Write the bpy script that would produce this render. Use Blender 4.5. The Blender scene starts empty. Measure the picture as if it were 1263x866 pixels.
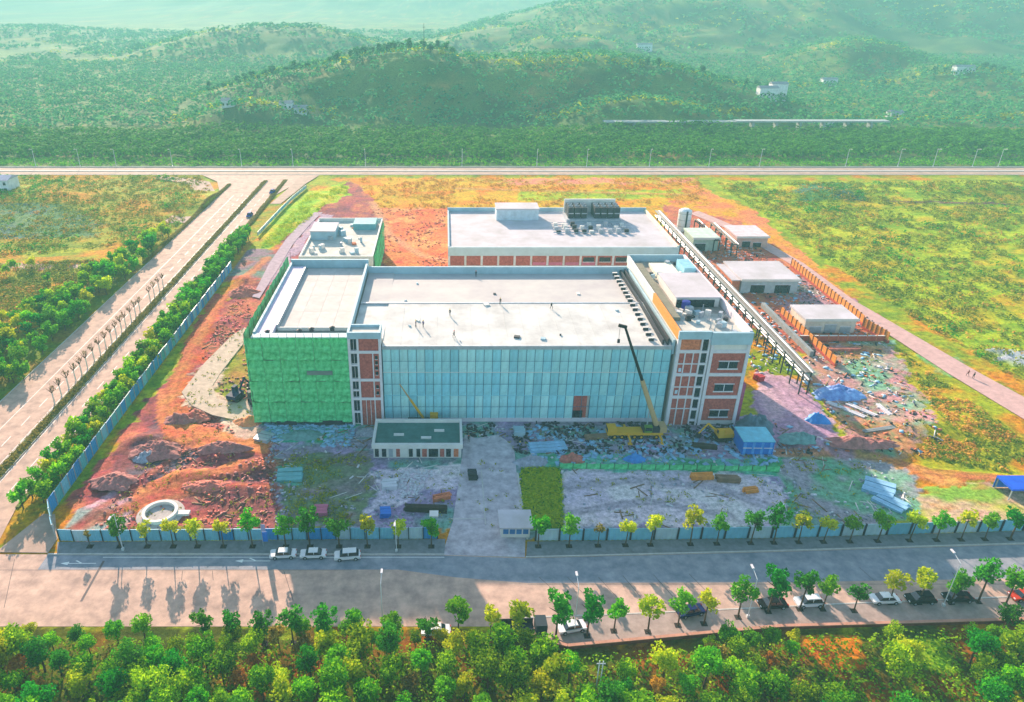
import bpy, math, random
import numpy as np
from mathutils import Vector, Matrix
R = math.radians
PI = math.pi
sc = bpy.context.scene
C = sc.collection
rnd = random.Random(7)

# ---------------------------------------------------------------- camera
TILT = 26.67
CAMZ = 90.0
F = 900.0
cd = bpy.data.cameras.new("camera")
cam = bpy.data.objects.new("camera", cd)
C.objects.link(cam)
cam.location = (0, 0, CAMZ)
cam.rotation_euler = (R(90 - TILT), 0, 0)
cd.sensor_width = 36
cd.lens = 36 * F / 1263
cd.shift_x = (631.5 - 548) / 1263
cd.clip_start = 0.5
cd.clip_end = 20000
sc.camera = cam
# ---------------------------------------------------------------- light
SUN_EL = 20.0
SUN_AZ = -19.6          # degrees clockwise from +Y (sun stands beyond the site, a little left)
w = bpy.data.worlds.new("World")
sc.world = w
w.use_nodes = True
nt = w.node_tree
nt.nodes.clear()
sky = nt.nodes.new('ShaderNodeTexSky')
sky.sky_type = 'NISHITA'
sky.sun_disc = False
sky.sun_elevation = R(SUN_EL)
sky.sun_rotation = R(SUN_AZ)
sky.air_density = 1.0
sky.dust_density = 1.0
bg = nt.nodes.new('ShaderNodeBackground')
bg.inputs[1].default_value = 0.115
wo = nt.nodes.new('ShaderNodeOutputWorld')
nt.links.new(sky.outputs[0], bg.inputs[0])
nt.links.new(bg.outputs[0], wo.inputs[0])
sl = bpy.data.lights.new("sun", 'SUN')
sl.energy = 5.0
sl.angle = R(0.6)
sl.color = (1.0, 0.77, 0.58)
so = bpy.data.objects.new("sun", sl)
C.objects.link(so)
hx, hy = -math.sin(R(SUN_AZ)), -math.cos(R(SUN_AZ))
tv = Vector((hx * math.cos(R(SUN_EL)), hy * math.cos(R(SUN_EL)), -math.sin(R(SUN_EL))))
so.rotation_euler = tv.to_track_quat('-Z', 'Y').to_euler()
so.location = (-100, 300, 140)
sc.view_settings.view_transform = 'Standard'
sc.view_settings.look = 'None'
sc.view_settings.exposure = 1.46
sc.view_settings.gamma = 1.0
sc.cycles.max_bounces = 6
sc.cycles.diffuse_bounces = 3
sc.cycles.transparent_max_bounces = 6
sc.cycles.volume_bounces = 0

# ---------------------------------------------------------------- helpers
def P(u, v, z=0.0):
    """ground point (x, y) seen at pixel (u, v) of the 1263x866 photograph, at height z"""
    a = R(TILT) + math.atan((v - 433) / F)
    Y = (CAMZ - z) / math.tan(a)
    za = Y * math.cos(R(TILT)) + (CAMZ - z) * math.sin(R(TILT))
    return ((u - 548) / F * za, Y)

def PP(*pts):
    return [P(*p) for p in pts]

def s2l(c):
    return tuple(((x / 255.0) / 12.92 if x / 255.0 <= 0.04045 else ((x / 255.0 + 0.055) / 1.055) ** 2.4) for x in c)

MC = {}
def M(name, rgb, k=1.0, rough=0.8, metal=0.0, n=(0.6, 0.18), fine=None, bump=None, trans=0.0, alt=None, obj_rand=0.0, spec=0.2):
    if name in MC:
        return MC[name]
    m = bpy.data.materials.new(name)
    m.use_nodes = True
    t = m.node_tree
    b = t.nodes['Principled BSDF']
    lin = tuple(x * k for x in s2l(rgb))
    lin2 = tuple(x * k for x in s2l(alt)) if alt else None
    b.inputs['Roughness'].default_value = rough
    b.inputs['Metallic'].default_value = metal
    b.inputs['Specular IOR Level'].default_value = spec
    tc = t.nodes.new('ShaderNodeTexCoord')
    no = t.nodes.new('ShaderNodeTexNoise')
    no.inputs['Scale'].default_value = n[0]
    no.inputs['Detail'].default_value = 6
    no.inputs['Roughness'].default_value = 0.65
    t.links.new(tc.outputs['Object'], no.inputs['Vector'])
    cr = t.nodes.new('ShaderNodeValToRGB')
    a = n[1]
    c0 = tuple(max(0, x * (1 - a)) for x in lin)
    c1 = tuple(min(0.95, x * (1 + a)) for x in (lin2 or lin))
    cr.color_ramp.elements[0].position = 0.32
    cr.color_ramp.elements[1].position = 0.68
    cr.color_ramp.elements[0].color = (*c0, 1)
    cr.color_ramp.elements[1].color = (*c1, 1)
    t.links.new(no.outputs['Fac'], cr.inputs[0])
    out = cr.outputs[0]
    if obj_rand:
        oi = t.nodes.new('ShaderNodeObjectInfo')
        hs = t.nodes.new('ShaderNodeHueSaturation')
        mr = t.nodes.new('ShaderNodeMapRange')
        mr.inputs['To Min'].default_value = 1 - obj_rand
        mr.inputs['To Max'].default_value = 1 + obj_rand
        t.links.new(oi.outputs['Random'], mr.inputs['Value'])
        t.links.new(mr.outputs[0], hs.inputs['Value'])
        t.links.new(out, hs.inputs['Color'])
        out = hs.outputs[0]
    t.links.new(out, b.inputs['Base Color'])
    if bump:
        n2 = t.nodes.new('ShaderNodeTexNoise')
        n2.inputs['Scale'].default_value = bump[0]
        n2.inputs['Detail'].default_value = 4
        t.links.new(tc.outputs['Object'], n2.inputs['Vector'])
        bp = t.nodes.new('ShaderNodeBump')
        bp.inputs['Strength'].default_value = bump[1]
        bp.inputs['Distance'].default_value = 0.2
        t.links.new(n2.outputs['Fac'], bp.inputs['Height'])
        t.links.new(bp.outputs[0], b.inputs['Normal'])
    MC[name] = m
    return m

def leafmat(name, rgb, rgb2, k=1.0, trans=0.4, hue=0.02, val=0.22):
    m = bpy.data.materials.new(name)
    m.use_nodes = True
    t = m.node_tree
    b = t.nodes['Principled BSDF']
    b.inputs['Roughness'].default_value = 0.9
    b.inputs['Specular IOR Level'].default_value = 0.08
    ge = t.nodes.new('ShaderNodeNewGeometry')
    cr = t.nodes.new('ShaderNodeValToRGB')
    a, c = s2l(rgb), s2l(rgb2)
    cr.color_ramp.elements[0].color = (*[x * k for x in a], 1)
    cr.color_ramp.elements[1].color = (*[x * k for x in c], 1)
    t.links.new(ge.outputs['Random Per Island'], cr.inputs[0])
    oi = t.nodes.new('ShaderNodeObjectInfo')
    hs = t.nodes.new('ShaderNodeHueSaturation')
    mr = t.nodes.new('ShaderNodeMapRange')
    mr.inputs['To Min'].default_value = 0.5 - hue
    mr.inputs['To Max'].default_value = 0.5 + hue
    mv = t.nodes.new('ShaderNodeMath'); mv.operation = 'MULTIPLY'; mv.inputs[1].default_value = 7.31
    fr = t.nodes.new('ShaderNodeMath'); fr.operation = 'FRACT'
    m2 = t.nodes.new('ShaderNodeMapRange')
    m2.inputs['To Min'].default_value = 1 - val
    m2.inputs['To Max'].default_value = 1 + val
    t.links.new(oi.outputs['Random'], mr.inputs['Value'])
    t.links.new(oi.outputs['Random'], mv.inputs[0])
    t.links.new(mv.outputs[0], fr.inputs[0])
    t.links.new(fr.outputs[0], m2.inputs['Value'])
    t.links.new(mr.outputs[0], hs.inputs['Hue'])
    t.links.new(m2.outputs[0], hs.inputs['Value'])
    t.links.new(cr.outputs[0], hs.inputs['Color'])
    t.links.new(hs.outputs[0], b.inputs['Base Color'])
    tr = t.nodes.new('ShaderNodeBsdfTranslucent')
    t.links.new(hs.outputs[0], tr.inputs['Color'])
    mx = t.nodes.new('ShaderNodeMixShader')
    mx.inputs[0].default_value = trans
    o = [x for x in t.nodes if x.type == 'OUTPUT_MATERIAL'][0]
    t.links.new(b.outputs[0], mx.inputs[1])
    t.links.new(tr.outputs[0], mx.inputs[2])
    t.links.new(mx.outputs[0], o.inputs[0])
    return m

class MB:
    def __init__(s):
        s.v = []; s.f = []
    def add(s, vs, fs):
        k = len(s.v)
        s.v += [tuple(p) for p in vs]
        s.f += [tuple(i + k for i in f) for f in fs]
        return s
    def box(s, x0, y0, z0, x1, y1, z1):
        return s.add([(x0,y0,z0),(x1,y0,z0),(x1,y1,z0),(x0,y1,z0),(x0,y0,z1),(x1,y0,z1),(x1,y1,z1),(x0,y1,z1)],
                     [(0,3,2,1),(4,5,6,7),(0,1,5,4),(1,2,6,5),(2,3,7,6),(3,0,4,7)])
    def obox(s, c, d, rz=0.0, rx=0.0, ry=0.0):
        m = Matrix.Translation(c) @ Matrix.Rotation(rz, 4, 'Z') @ Matrix.Rotation(ry, 4, 'Y') @ Matrix.Rotation(rx, 4, 'X')
        x, y, z = d[0]/2, d[1]/2, d[2]/2
        vs = [m @ Vector(p) for p in [(-x,-y,-z),(x,-y,-z),(x,y,-z),(-x,y,-z),(-x,-y,z),(x,-y,z),(x,y,z),(-x,y,z)]]
        return s.add(vs, [(0,3,2,1),(4,5,6,7),(0,1,5,4),(1,2,6,5),(2,3,7,6),(3,0,4,7)])
    def prism(s, poly, z0, z1):
        n = len(poly)
        vs = [(x, y, z0) for x, y in poly] + [(x, y, z1) for x, y in poly]
        fs = [tuple(range(n - 1, -1, -1)), tuple(range(n, 2*n))] + [(i, (i+1) % n, n + (i+1) % n, n + i) for i in range(n)]
        return s.add(vs, fs)
    def prismy(s, prof, y0, y1):       # profile in x,z extruded along y
        n = len(prof)
        vs = [(x, y0, z) for x, z in prof] + [(x, y1, z) for x, z in prof]
        fs = [tuple(range(n)), tuple(range(2*n - 1, n - 1, -1))] + [(i, n + i, n + (i+1) % n, (i+1) % n) for i in range(n)]
        return s.add(vs, fs)
    def tube(s, a, b, r0, r1=None, n=6, cap=True):
        r1 = r0 if r1 is None else r1
        a, b = Vector(a), Vector(b)
        d = (b - a).normalized()
        u = d.orthogonal().normalized(); q = d.cross(u)
        vs = []
        for p, r in ((a, r0), (b, r1)):
            for i in range(n):
                t = 2*PI*i/n
                vs.append(p + u*r*math.cos(t) + q*r*math.sin(t))
        fs = [(i, (i+1) % n, n + (i+1) % n, n + i) for i in range(n)]
        if cap:
            fs += [tuple(range(n - 1, -1, -1)), tuple(range(n, 2*n))]
        return s.add(vs, fs)
    def lathe(s, prof, n=16, c=(0,0), close=False):
        vs = []; m = len(prof)
        for i in range(n):
            t = 2*PI*i/n
            for r, z in prof:
                vs.append((c[0] + r*math.cos(t), c[1] + r*math.sin(t), z))
        fs = []
        for i in range(n):
            j = (i+1) % n
            for k in range(m if close else m - 1):
                l = (k+1) % m
                fs.append((i*m+k, j*m+k, j*m+l, i*m+l))
        return s.add(vs, fs)
    def quad(s, a, b, c, d):
        return s.add([a, b, c, d], [(0, 1, 2, 3)])
    def mesh(s, name, mat):
        me = bpy.data.meshes.new(name)
        me.from_pydata(s.v, [], s.f)
        me.materials.append(mat)
        me.update()
        return me
    def build(s, name, mat, parent=None, smooth=False, loc=None, rz=0.0):
        me = s.mesh(name, mat)
        if smooth:
            me.shade_smooth()
        return ob(name, me, parent, loc, rz)

def ob(name, me, parent=None, loc=None, rz=0.0):
    o = bpy.data.objects.new(name, me)
    C.objects.link(o)
    if parent is not None:
        o.parent = parent
    if loc is not None:
        o.location = loc
    if rz:
        o.rotation_euler = (0, 0, rz)
    return o

def tag(o, label, cat, group=None, kind=None):
    o['label'] = label
    o['category'] = cat
    if group: o['group'] = group
    if kind: o['kind'] = kind
    return o

def thing(name, label, cat, loc=(0, 0, 0), rz=0.0, group=None):
    o = bpy.data.objects.new(name, None)
    C.objects.link(o)
    o.empty_display_size = 0.5
    o.location = loc
    o.rotation_euler = (0, 0, rz)
    return tag(o, label, cat, group)

def dup(root, loc, rz=0.0, label=None, group=None, scale=None):
    r = root.copy(); C.objects.link(r)
    r.location = loc; r.rotation_euler = (0, 0, rz)
    if scale: r.scale = (scale,)*3 if not isinstance(scale, tuple) else scale
    if label: r['label'] = label
    if group: r['group'] = group
    for ch in list(root.children):
        c = ch.copy(); C.objects.link(c); c.parent = r
        for g in list(ch.children):
            d = g.copy(); C.objects.link(d); d.parent = c
    return r

def struct(name, mb_or_me, mat=None, kind='structure'):
    o = mb_or_me.build(name, mat) if isinstance(mb_or_me, MB) else ob(name, mb_or_me)
    o['kind'] = kind
    return o

def npmesh(name, V, Fq, mat, smooth=False):
    """fast mesh from numpy verts (n,3) and quads (m,4)"""
    me = bpy.data.meshes.new(name)
    k = Fq.shape[1]
    me.vertices.add(len(V)); me.vertices.foreach_set('co', np.ascontiguousarray(V, dtype=np.float32).ravel())
    me.loops.add(len(Fq)*k); me.loops.foreach_set('vertex_index', np.ascontiguousarray(Fq, dtype=np.int32).ravel())
    me.polygons.add(len(Fq)); me.polygons.foreach_set('loop_start', np.arange(0, len(Fq)*k, k, dtype=np.int32))
    me.update(calc_edges=True)
    me.validate()
    if smooth: me.shade_smooth()
    me.materials.append(mat)
    return me

def leaves(name, Cn, S, mat, seed=0, up=0.4, asp=0.65):
    g = np.random.default_rng(seed)
    N = len(Cn)
    n = g.normal(size=(N, 3)); n[:, 2] = np.abs(n[:, 2]) + up
    n /= np.linalg.norm(n, axis=1)[:, None]
    r = g.normal(size=(N, 3))
    t = np.cross(n, r); t /= np.linalg.norm(t, axis=1)[:, None]
    b = np.cross(n, t)
    S = np.asarray(S)[:, None] * np.ones((N, 1))
    V = np.stack([Cn + t*S, Cn + b*S*asp, Cn - t*S*0.9, Cn - b*S*asp], 1).reshape(-1, 3)
    return npmesh(name, V, np.arange(N*4).reshape(-1, 4), mat)

def boxes(name, Cn, D, rz, tilt, mat):
    N = len(Cn)
    k = np.array([(-1,-1,-1),(1,-1,-1),(1,1,-1),(-1,1,-1),(-1,-1,1),(1,-1,1),(1,1,1),(-1,1,1)])*0.5
    L = k[None]*D[:, None, :]
    L[:, :, 2] += L[:, :, 0]*np.tan(tilt)[:, None]
    c, s = np.cos(rz)[:, None], np.sin(rz)[:, None]
    X = L[:, :, 0]*c - L[:, :, 1]*s; Y = L[:, :, 0]*s + L[:, :, 1]*c
    V = np.stack([X, Y, L[:, :, 2]], 2) + Cn[:, None, :]
    fq = np.array([(0,3,2,1),(4,5,6,7),(0,1,5,4),(1,2,6,5),(2,3,7,6),(3,0,4,7)])
    Fq = (fq[None] + 8*np.arange(N)[:, None, None]).reshape(-1, 4)
    return npmesh(name, V.reshape(-1, 3), Fq, mat)

def hsh(ix, iy, seed):
    h = (ix.astype(np.int64)*374761393 + iy.astype(np.int64)*668265263 + seed*974634777) & 0xffffffff
    h = ((h ^ (h >> 13))*1274126177) & 0xffffffff
    return ((h ^ (h >> 16)) & 0xffff)/65535.0
def vn(x, y, s, seed=0):
    x = np.asarray(x, float)/s; y = np.asarray(y, float)/s
    ix, iy = np.floor(x), np.floor(y); fx, fy = x-ix, y-iy
    fx = fx*fx*(3-2*fx); fy = fy*fy*(3-2*fy)
    a = hsh(ix, iy, seed); b = hsh(ix+1, iy, seed); c = hsh(ix, iy+1, seed); d = hsh(ix+1, iy+1, seed)
    return (a*(1-fx)+b*fx)*(1-fy)+(c*(1-fx)+d*fx)*fy
def fbm(x, y, s, seed=0, o=4):
    r = 0; a = 1; t = 0
    for i in range(o):
        r = r + a*vn(x, y, s, seed+i*17); t += a; a *= 0.55; s *= 0.5
    return r/t
def inpoly(x, y, poly):
    r = np.zeros(x.shape, bool)
    n = len(poly)
    for i in range(n):
        x0, y0 = poly[i]; x1, y1 = poly[(i+1) % n]
        if y0 == y1: continue
        r ^= ((y0 > y) != (y1 > y)) & (x < (x1-x0)*(y-y0)/(y1-y0)+x0)
    return r
def sample(poly, n, seed=0, mind=0.0, tries=30):
    g = random.Random(seed)
    xs = [p[0] for p in poly]; ys = [p[1] for p in poly]
    out = []
    if mind:
        cell = {}
        t = 0
        while len(out) < n and t < n*tries:
            t += 1
            x = g.uniform(min(xs), max(xs)); y = g.uniform(min(ys), max(ys))
            if not inpoly(np.array([x]), np.array([y]), poly)[0]: continue
            k = (int(x//mind), int(y//mind)); ok = True
            for a in (-1, 0, 1):
                for b in (-1, 0, 1):
                    for q in cell.get((k[0]+a, k[1]+b), ()):
                        if (q[0]-x)**2+(q[1]-y)**2 < mind*mind: ok = False
            if ok:
                out.append((x, y)); cell.setdefault(k, []).append((x, y))
        return out
    rg = np.random.default_rng(seed)
    X = rg.uniform(min(xs), max(xs), n*4); Y = rg.uniform(min(ys), max(ys), n*4)
    m = inpoly(X, Y, poly)
    return np.stack([X[m][:n], Y[m][:n]], 1)
ORD = ['first','second','third','fourth','fifth','sixth','seventh','eighth','ninth','tenth','eleventh','twelfth','thirteenth','fourteenth','fifteenth','sixteenth','seventeenth','eighteenth','nineteenth','twentieth','twenty-first','twenty-second','twenty-third','twenty-fourth','twenty-fifth','twenty-sixth']
# ================================================================ GROUND
def axis(segs):
    out = []
    for a, b, st in segs:
        n = max(1, int(round((b-a)/st)))
        out += [a+(b-a)*i/n for i in range(n)]
    out.append(segs[-1][1])
    return np.array(out)
gx = axis([(-3400,-900,250),(-900,-300,30),(-300,-130,4),(-130,150,0.75),(150,320,3),(320,900,30),(900,3400,250)])
gy = axis([(-240,40,20),(40,68,2),(68,170,0.62),(170,260,0.95),(260,400,1.5),(400,700,12),(700,5900,260)])
X, Y = np.meshgrid(gx, gy)
nx, ny = len(gx), len(gy)
jx = X + (fbm(X, Y, 6, 1)-0.5)*7 + (vn(X, Y, 1.5, 9)-0.5)*1.6
jy = Y + (fbm(X, Y, 6, 2)-0.5)*7 + (vn(X, Y, 1.5, 8)-0.5)*1.6
n_big = fbm(X, Y, 28, 3); n_mid = fbm(X*0.55, Y, 5, 4); n_sm = vn(X*0.7, Y, 1.3, 5); n_x = fbm(X, Y, 9, 6)
def L3(c): return np.array(s2l(c))
def mix(a, b, t): return a*(1-t[..., None]) + b*t[..., None]
def sm(t, a, b): return np.clip((t-a)/(b-a), 0, 1)
def terr(x, y, c1, c2, c3, c4):
    t = mix(L3(c1)+0*x[..., None], L3(c2), sm(n_mid, .35, .6))
    t = mix(t, L3(c3), sm(n_x, .52, .66)); return mix(t, L3(c4), sm(n_sm, .72, .95)*.7)
GK = 0.8
col = terr(X, Y, (128,150,52), (172,176,62), (206,150,74), (84,116,44))      # grass fields
REL = np.full(X.shape, .35)
Z = []      # zone list: polygon, four colours, relief
def zone(poly, cols, rel=.1, sharp=False):
    global col
    x, y = (X, Y) if sharp else (jx, jy)
    m = inpoly(x, y, poly)
    if cols is not None:
        c = terr(X, Y, *cols); col = np.where(m[..., None], c, col)
    REL[m] = rel
RED = ((178,106,104), (142,88,96), (196,130,112), (106,74,88))
PUR = ((132,88,92), (156,102,100), (176,112,100), (92,72,84))
ORA = ((212,140,112), (222,156,124), (200,122,102), (184,118,108))
YARD = ((186,168,196), (160,152,172), (136,172,160), (206,188,206))
TEAL = ((104,180,150), (140,196,176), (96,164,120), (186,200,200))
PALE = ((240,226,232), (226,214,226), (246,234,232), (196,184,200))
YG = ((150,172,50), (186,196,58), (200,176,70), (100,136,44))
GOLD = ((206,162,70), (216,178,82), (222,150,84), (160,160,66))
# left fields
zone(PP((-400,216),(245,216),(268,232),(215,300),(-400,330)), ((140,152,66),(168,162,72),(206,158,84),(96,130,60)), .3)
zone(PP((-400,252),(85,252),(125,275),(120,292),(-400,300)), ((92,128,92),(110,136,96),(92,112,110),(84,124,70)), .3)
zone(PP((-400,316),(160,316),(190,330),(60,470),(-400,640)), ((190,140,66),(158,162,56),(206,158,74),(110,146,50)), .3)
zone(PP((-400,326),(125,324),(130,330),(-400,334)), ((200,170,160),(214,190,180),(190,150,130),(170,150,130)), .1)
# back fields
zone(PP((430,219),(860,219),(880,262),(470,262)), GOLD, .25)
zone(PP((640,236),(860,232),(870,243),(640,247)), YG, .25)
zone(PP((560,221),(860,219),(860,226),(640,228)), ((190,180,70),(226,160,140),(206,150,80),(160,170,60)), .2)
zone(PP((455,256),(560,256),(560,330),(440,335)), ((220,150,116),(214,130,104),(232,170,130),(190,120,96)), .2)
zone(PP((855,226),(935,262),(1000,320),(1040,360),(980,360),(900,300),(820,256)), ((226,166,110),(222,150,120),(214,170,96),(190,150,90)), .2)
zone(PP((820,252),(905,270),(975,318),(1100,400),(1000,440),(930,410),(820,300)), ((200,132,110),(186,116,106),(216,150,120),(150,110,110)), .1)
zone(PP((950,340),(1010,345),(1075,385),(1000,400),(960,380)), ((190,160,170),(176,140,150),(150,150,140),(206,170,170)), .05)
# right fields
zone(PP((870,222),(1300,222),(1500,330),(1300,480),(1200,430),(1100,370),(1000,310),(935,262)), ((140,166,42),(178,192,46),(196,176,58),(86,126,40)), .6)
zone(PP((985,225),(1050,225),(1070,247),(980,247)), ((84,128,88),(104,146,88),(92,118,100),(70,110,60)), .5)
zone(PP((1090,246),(1255,250),(1255,252),(1090,248)), ((120,96,92),)*4, .3)
zone(PP((1185,470),(1120,440),(1160,430),(1263,490),(1263,505)), ((120,170,120),(150,180,120),(170,160,110),(90,140,90)), .2)
zone(PP((1220,428),(1300,430),(1300,455),(1230,445)), ((214,208,220),(190,196,200),(226,220,226),(150,170,150)), .1)
# site soil, left
zone(PP((68,662),(105,600),(165,520),(235,420),(300,345),(330,320),(372,262),(430,222),(455,240),(475,270),(475,330),(360,330),(320,420),(322,520),(352,560),(348,655)), RED, .25)
zone(PP((318,290),(378,236),(425,226),(432,240),(392,262),(340,302),(322,312)), ((176,196,44),(150,190,48),(206,190,60),(120,170,50)), .4)
zone(PP((300,345),(255,350),(290,310),(330,306),(350,320),(330,345)), ((120,140,130),(150,130,140),(170,120,110),(100,130,100)), .2)
zone(PP((120,615),(150,560),(205,520),(225,560),(340,570),(346,650),(250,640),(230,605),(150,640)), PUR, .35)
zone(PP((170,545),(205,505),(250,560),(190,600),(150,590)), ((130,90,96),(110,100,110),(150,96,96),(90,90,96)), .5)
zone(PP((195,480),(228,474),(236,520),(290,535),(336,545),(330,560),(250,556),(205,545),(192,515)), ORA, .1, True)
zone(PP((205,475),(238,400),(262,360),(282,362),(262,410),(232,478)), ((206,120,96),(186,110,100),(222,140,104),(150,100,96)), .2)
zone(PP((150,625),(190,590),(280,568),(300,575),(225,605),(180,640)), ORA, .1)
zone(PP((222,486),(286,414),(312,404),(316,414),(268,470),(276,500),(318,488),(330,530),(300,540),(250,505),(228,500)), ((228,206,190),(216,190,176),(236,214,196),(200,170,160)), .03)
zone(PP((258,480),(300,425),(318,428),(318,484),(280,496)), ((150,150,80),(130,140,70),(176,140,96),(110,110,80)), .3)
zone(PP((70,665),(78,640),(140,600),(165,620),(150,662)), ((214,178,190),(196,160,170),(176,186,180),(150,140,120)), .1)
zone(PP((395,262),(372,285),(345,320),(325,350),(338,352),(360,322),(385,290),(410,266)), ((196,172,186),(186,164,180),(206,184,190),(170,150,160)), .05)
# yard in front of the hall
zone(PP((316,518),(940,512),(1000,530),(1100,560),(1140,640),(1000,655),(345,655),(338,570)), YARD, .06)
zone(PP((318,520),(440,522),(430,548),(345,548)), TEAL, .08)
zone(PP((350,560),(455,560),(455,650),(350,650)), ((150,140,140),(130,146,116),(170,150,150),(120,110,120)), .1)
zone(PP((340,575),(380,572),(372,596),(345,598)), TEAL, .1)
zone(PP((455,580),(572,575),(560,600),(460,628)), PALE, .05)
zone(PP((655,558),(960,560),(965,582),(655,578)), TEAL, .1)
zone(PP((642,577),(692,577),(696,655),(640,655)), ((120,176,56),(144,180,60),(92,146,50),(160,150,80)), .2, True)
zone(PP((693,578),(925,582),(955,600),(960,645),(695,650)), PALE, .03)
zone(PP((940,455),(985,470),(1040,540),(1090,560),(1080,575),(960,560),(925,505)), ((206,172,186),(190,160,180),(214,186,196),(166,146,166)), .05)
zone(PP((960,560),(1110,565),(1150,640),(960,650)), ((120,176,140),(150,186,160),(176,170,176),(100,150,110)), .1)
zone(PP((1000,425),(1100,418),(1180,540),(1210,560),(1090,565),(1040,530),(1000,480)), ((150,186,160),(206,160,160),(196,150,120),(120,160,120)), .15)
zone(PP((1100,425),(1125,430),(1263,540),(1400,600),(1263,585),(1120,565),(1160,520)), ((150,160,46),(186,176,52),(200,150,66),(110,130,44)), .4)
zone(PP((1088,560),(1150,580),(1300,592),(1300,602),(1150,592),(1085,572)), ((226,160,110),(214,140,100),(232,176,126),(206,130,90)), .05)
zone(PP((1140,595),(1300,600),(1300,655),(1120,660)), ((190,190,110),(220,190,170),(150,180,100),(200,150,110)), .1)
# verge strips by the highway
zone([(-82.4,100),(-75,100),(-75,330),(-82.4,330)], ((150,160,60),(190,150,70),(110,140,50),(90,120,46)), .15, True)
zone([(-120,100),(-107,100),(-107,250),(-120,250)], ((110,130,60),(130,140,60),(150,130,80),(80,100,50)), .15)
# wood floor in the foreground
zone([(-150,-240),(150,-240),(150,83.3),(92,84),(52.5,82.8),(18.7,78.6),(5,82.8),(-150,82.8)], ((84,96,44),(110,110,50),(150,104,64),(60,76,36)), .3)
zone(PP((985,783),(1060,781),(1068,822),(1015,824)), ((214,140,80),(226,156,90),(190,120,76),(200,130,80)), .03, True)
zone(PP((1100,785),(1165,785),(1180,832),(1130,820)), ((170,190,60),(140,180,60),(200,180,70),(120,150,50)), .1, True)
# vehicle tracks worn into the earthworks
def track(pts, wid, col_, amt=.8, ruts=True):
    global col
    q = PP(*pts); dmin = np.full(X.shape, 1e9)
    for (x0, y0), (x1, y1) in zip(q, q[1:]):
        L2 = (x1-x0)**2+(y1-y0)**2
        t_ = np.clip(((X-x0)*(x1-x0)+(Y-y0)*(y1-y0))/L2, 0, 1)
        dmin = np.minimum(dmin, np.hypot(X-x0-t_*(x1-x0), Y-y0-t_*(y1-y0)))
    dd = dmin + (n_sm-.5)*.5
    m = np.clip((wid-dd)/.6, 0, 1)*amt
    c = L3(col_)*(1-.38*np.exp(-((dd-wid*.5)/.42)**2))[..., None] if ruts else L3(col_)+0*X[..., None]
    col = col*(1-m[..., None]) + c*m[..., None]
    REL[dmin < wid] = .04
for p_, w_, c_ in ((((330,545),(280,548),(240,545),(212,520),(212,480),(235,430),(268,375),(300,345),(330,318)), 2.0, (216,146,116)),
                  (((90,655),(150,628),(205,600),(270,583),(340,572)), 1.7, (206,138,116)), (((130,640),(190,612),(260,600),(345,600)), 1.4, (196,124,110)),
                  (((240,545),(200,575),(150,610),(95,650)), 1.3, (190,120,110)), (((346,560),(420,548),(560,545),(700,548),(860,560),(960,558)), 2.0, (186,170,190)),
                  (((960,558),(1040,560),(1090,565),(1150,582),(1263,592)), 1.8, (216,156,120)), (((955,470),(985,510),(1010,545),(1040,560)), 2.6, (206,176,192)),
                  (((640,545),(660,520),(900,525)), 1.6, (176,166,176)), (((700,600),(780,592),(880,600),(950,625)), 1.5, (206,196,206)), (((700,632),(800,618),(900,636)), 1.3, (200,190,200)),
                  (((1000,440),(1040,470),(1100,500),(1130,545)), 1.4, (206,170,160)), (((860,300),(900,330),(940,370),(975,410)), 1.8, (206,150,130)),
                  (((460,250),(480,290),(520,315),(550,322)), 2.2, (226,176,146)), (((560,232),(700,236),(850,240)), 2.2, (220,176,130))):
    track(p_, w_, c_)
# relief, kept at or below zero; flattened under roads and buildings
for r in ([-107.5,82.4,-82,400], [-120,82,130,107], [-75,98,-68,108]):
    m = (X > r[0]) & (X < r[2]) & (Y > r[1]) & (Y < r[3]); REL[m] = 0.0
rel = -REL*(fbm(X, Y, 3.2, 21)*.7 + fbm(X, Y, 14, 22)*.9)
m_far = Y > 400; rel[m_far] = 0
# real height changes: heaps and hollows of the earthworks, mounds in the fields
def bump(u, v, rx, ry, h):
    global rel
    cx, cy = P(u, v)
    d = ((X-cx)/rx)**2 + ((Y-cy)/ry)**2
    rel = rel + h*np.exp(-d*1.6)*(0.75+0.5*fbm(X, Y, 2.5, 31))
for b_ in ((185,545,7,5,1.9),(235,585,8,3,.9),(272,560,7,3,1.2),(150,590,6,4,1.0),(318,575,5,3,1.0),(258,515,5,3,-1.0),(290,605,6,3,.8),
           (120,630,5,3,.6),(1225,232,30,14,3.2),(1030,238,22,14,2.0),(240,250,26,18,2.2),(60,240,50,20,2.0),(1000,548,6,2.5,1.6),(1060,553,9,2.5,1.5),
           (1140,530,10,6,.8),(395,250,10,20,1.0),(1180,520,12,8,.8),(300,345,6,6,1.1),(270,400,5,7,.9)):
    bump(*b_)
for r in ([-107.5,82.4,-75.2,400], [-120,82,130,103], ):
    m = (X > r[0]) & (X < r[2]) & (Y > r[1]) & (Y < r[3]); rel[m] = np.minimum(rel[m], 0)
zz = np.where(Y > 384, np.minimum(rel, 0)*0, rel) - 0.02
lum_ = col.mean(axis=2, keepdims=True); col = np.clip(lum_ + (col-lum_)*1.4, .01, .9)*GK
V = np.stack([X, Y, zz], 2).reshape(-1, 3)
idx = np.arange(nx*ny).reshape(ny, nx)
Fq = np.stack([idx[:-1, :-1], idx[:-1, 1:], idx[1:, 1:], idx[1:, :-1]], 2).reshape(-1, 4)

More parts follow.
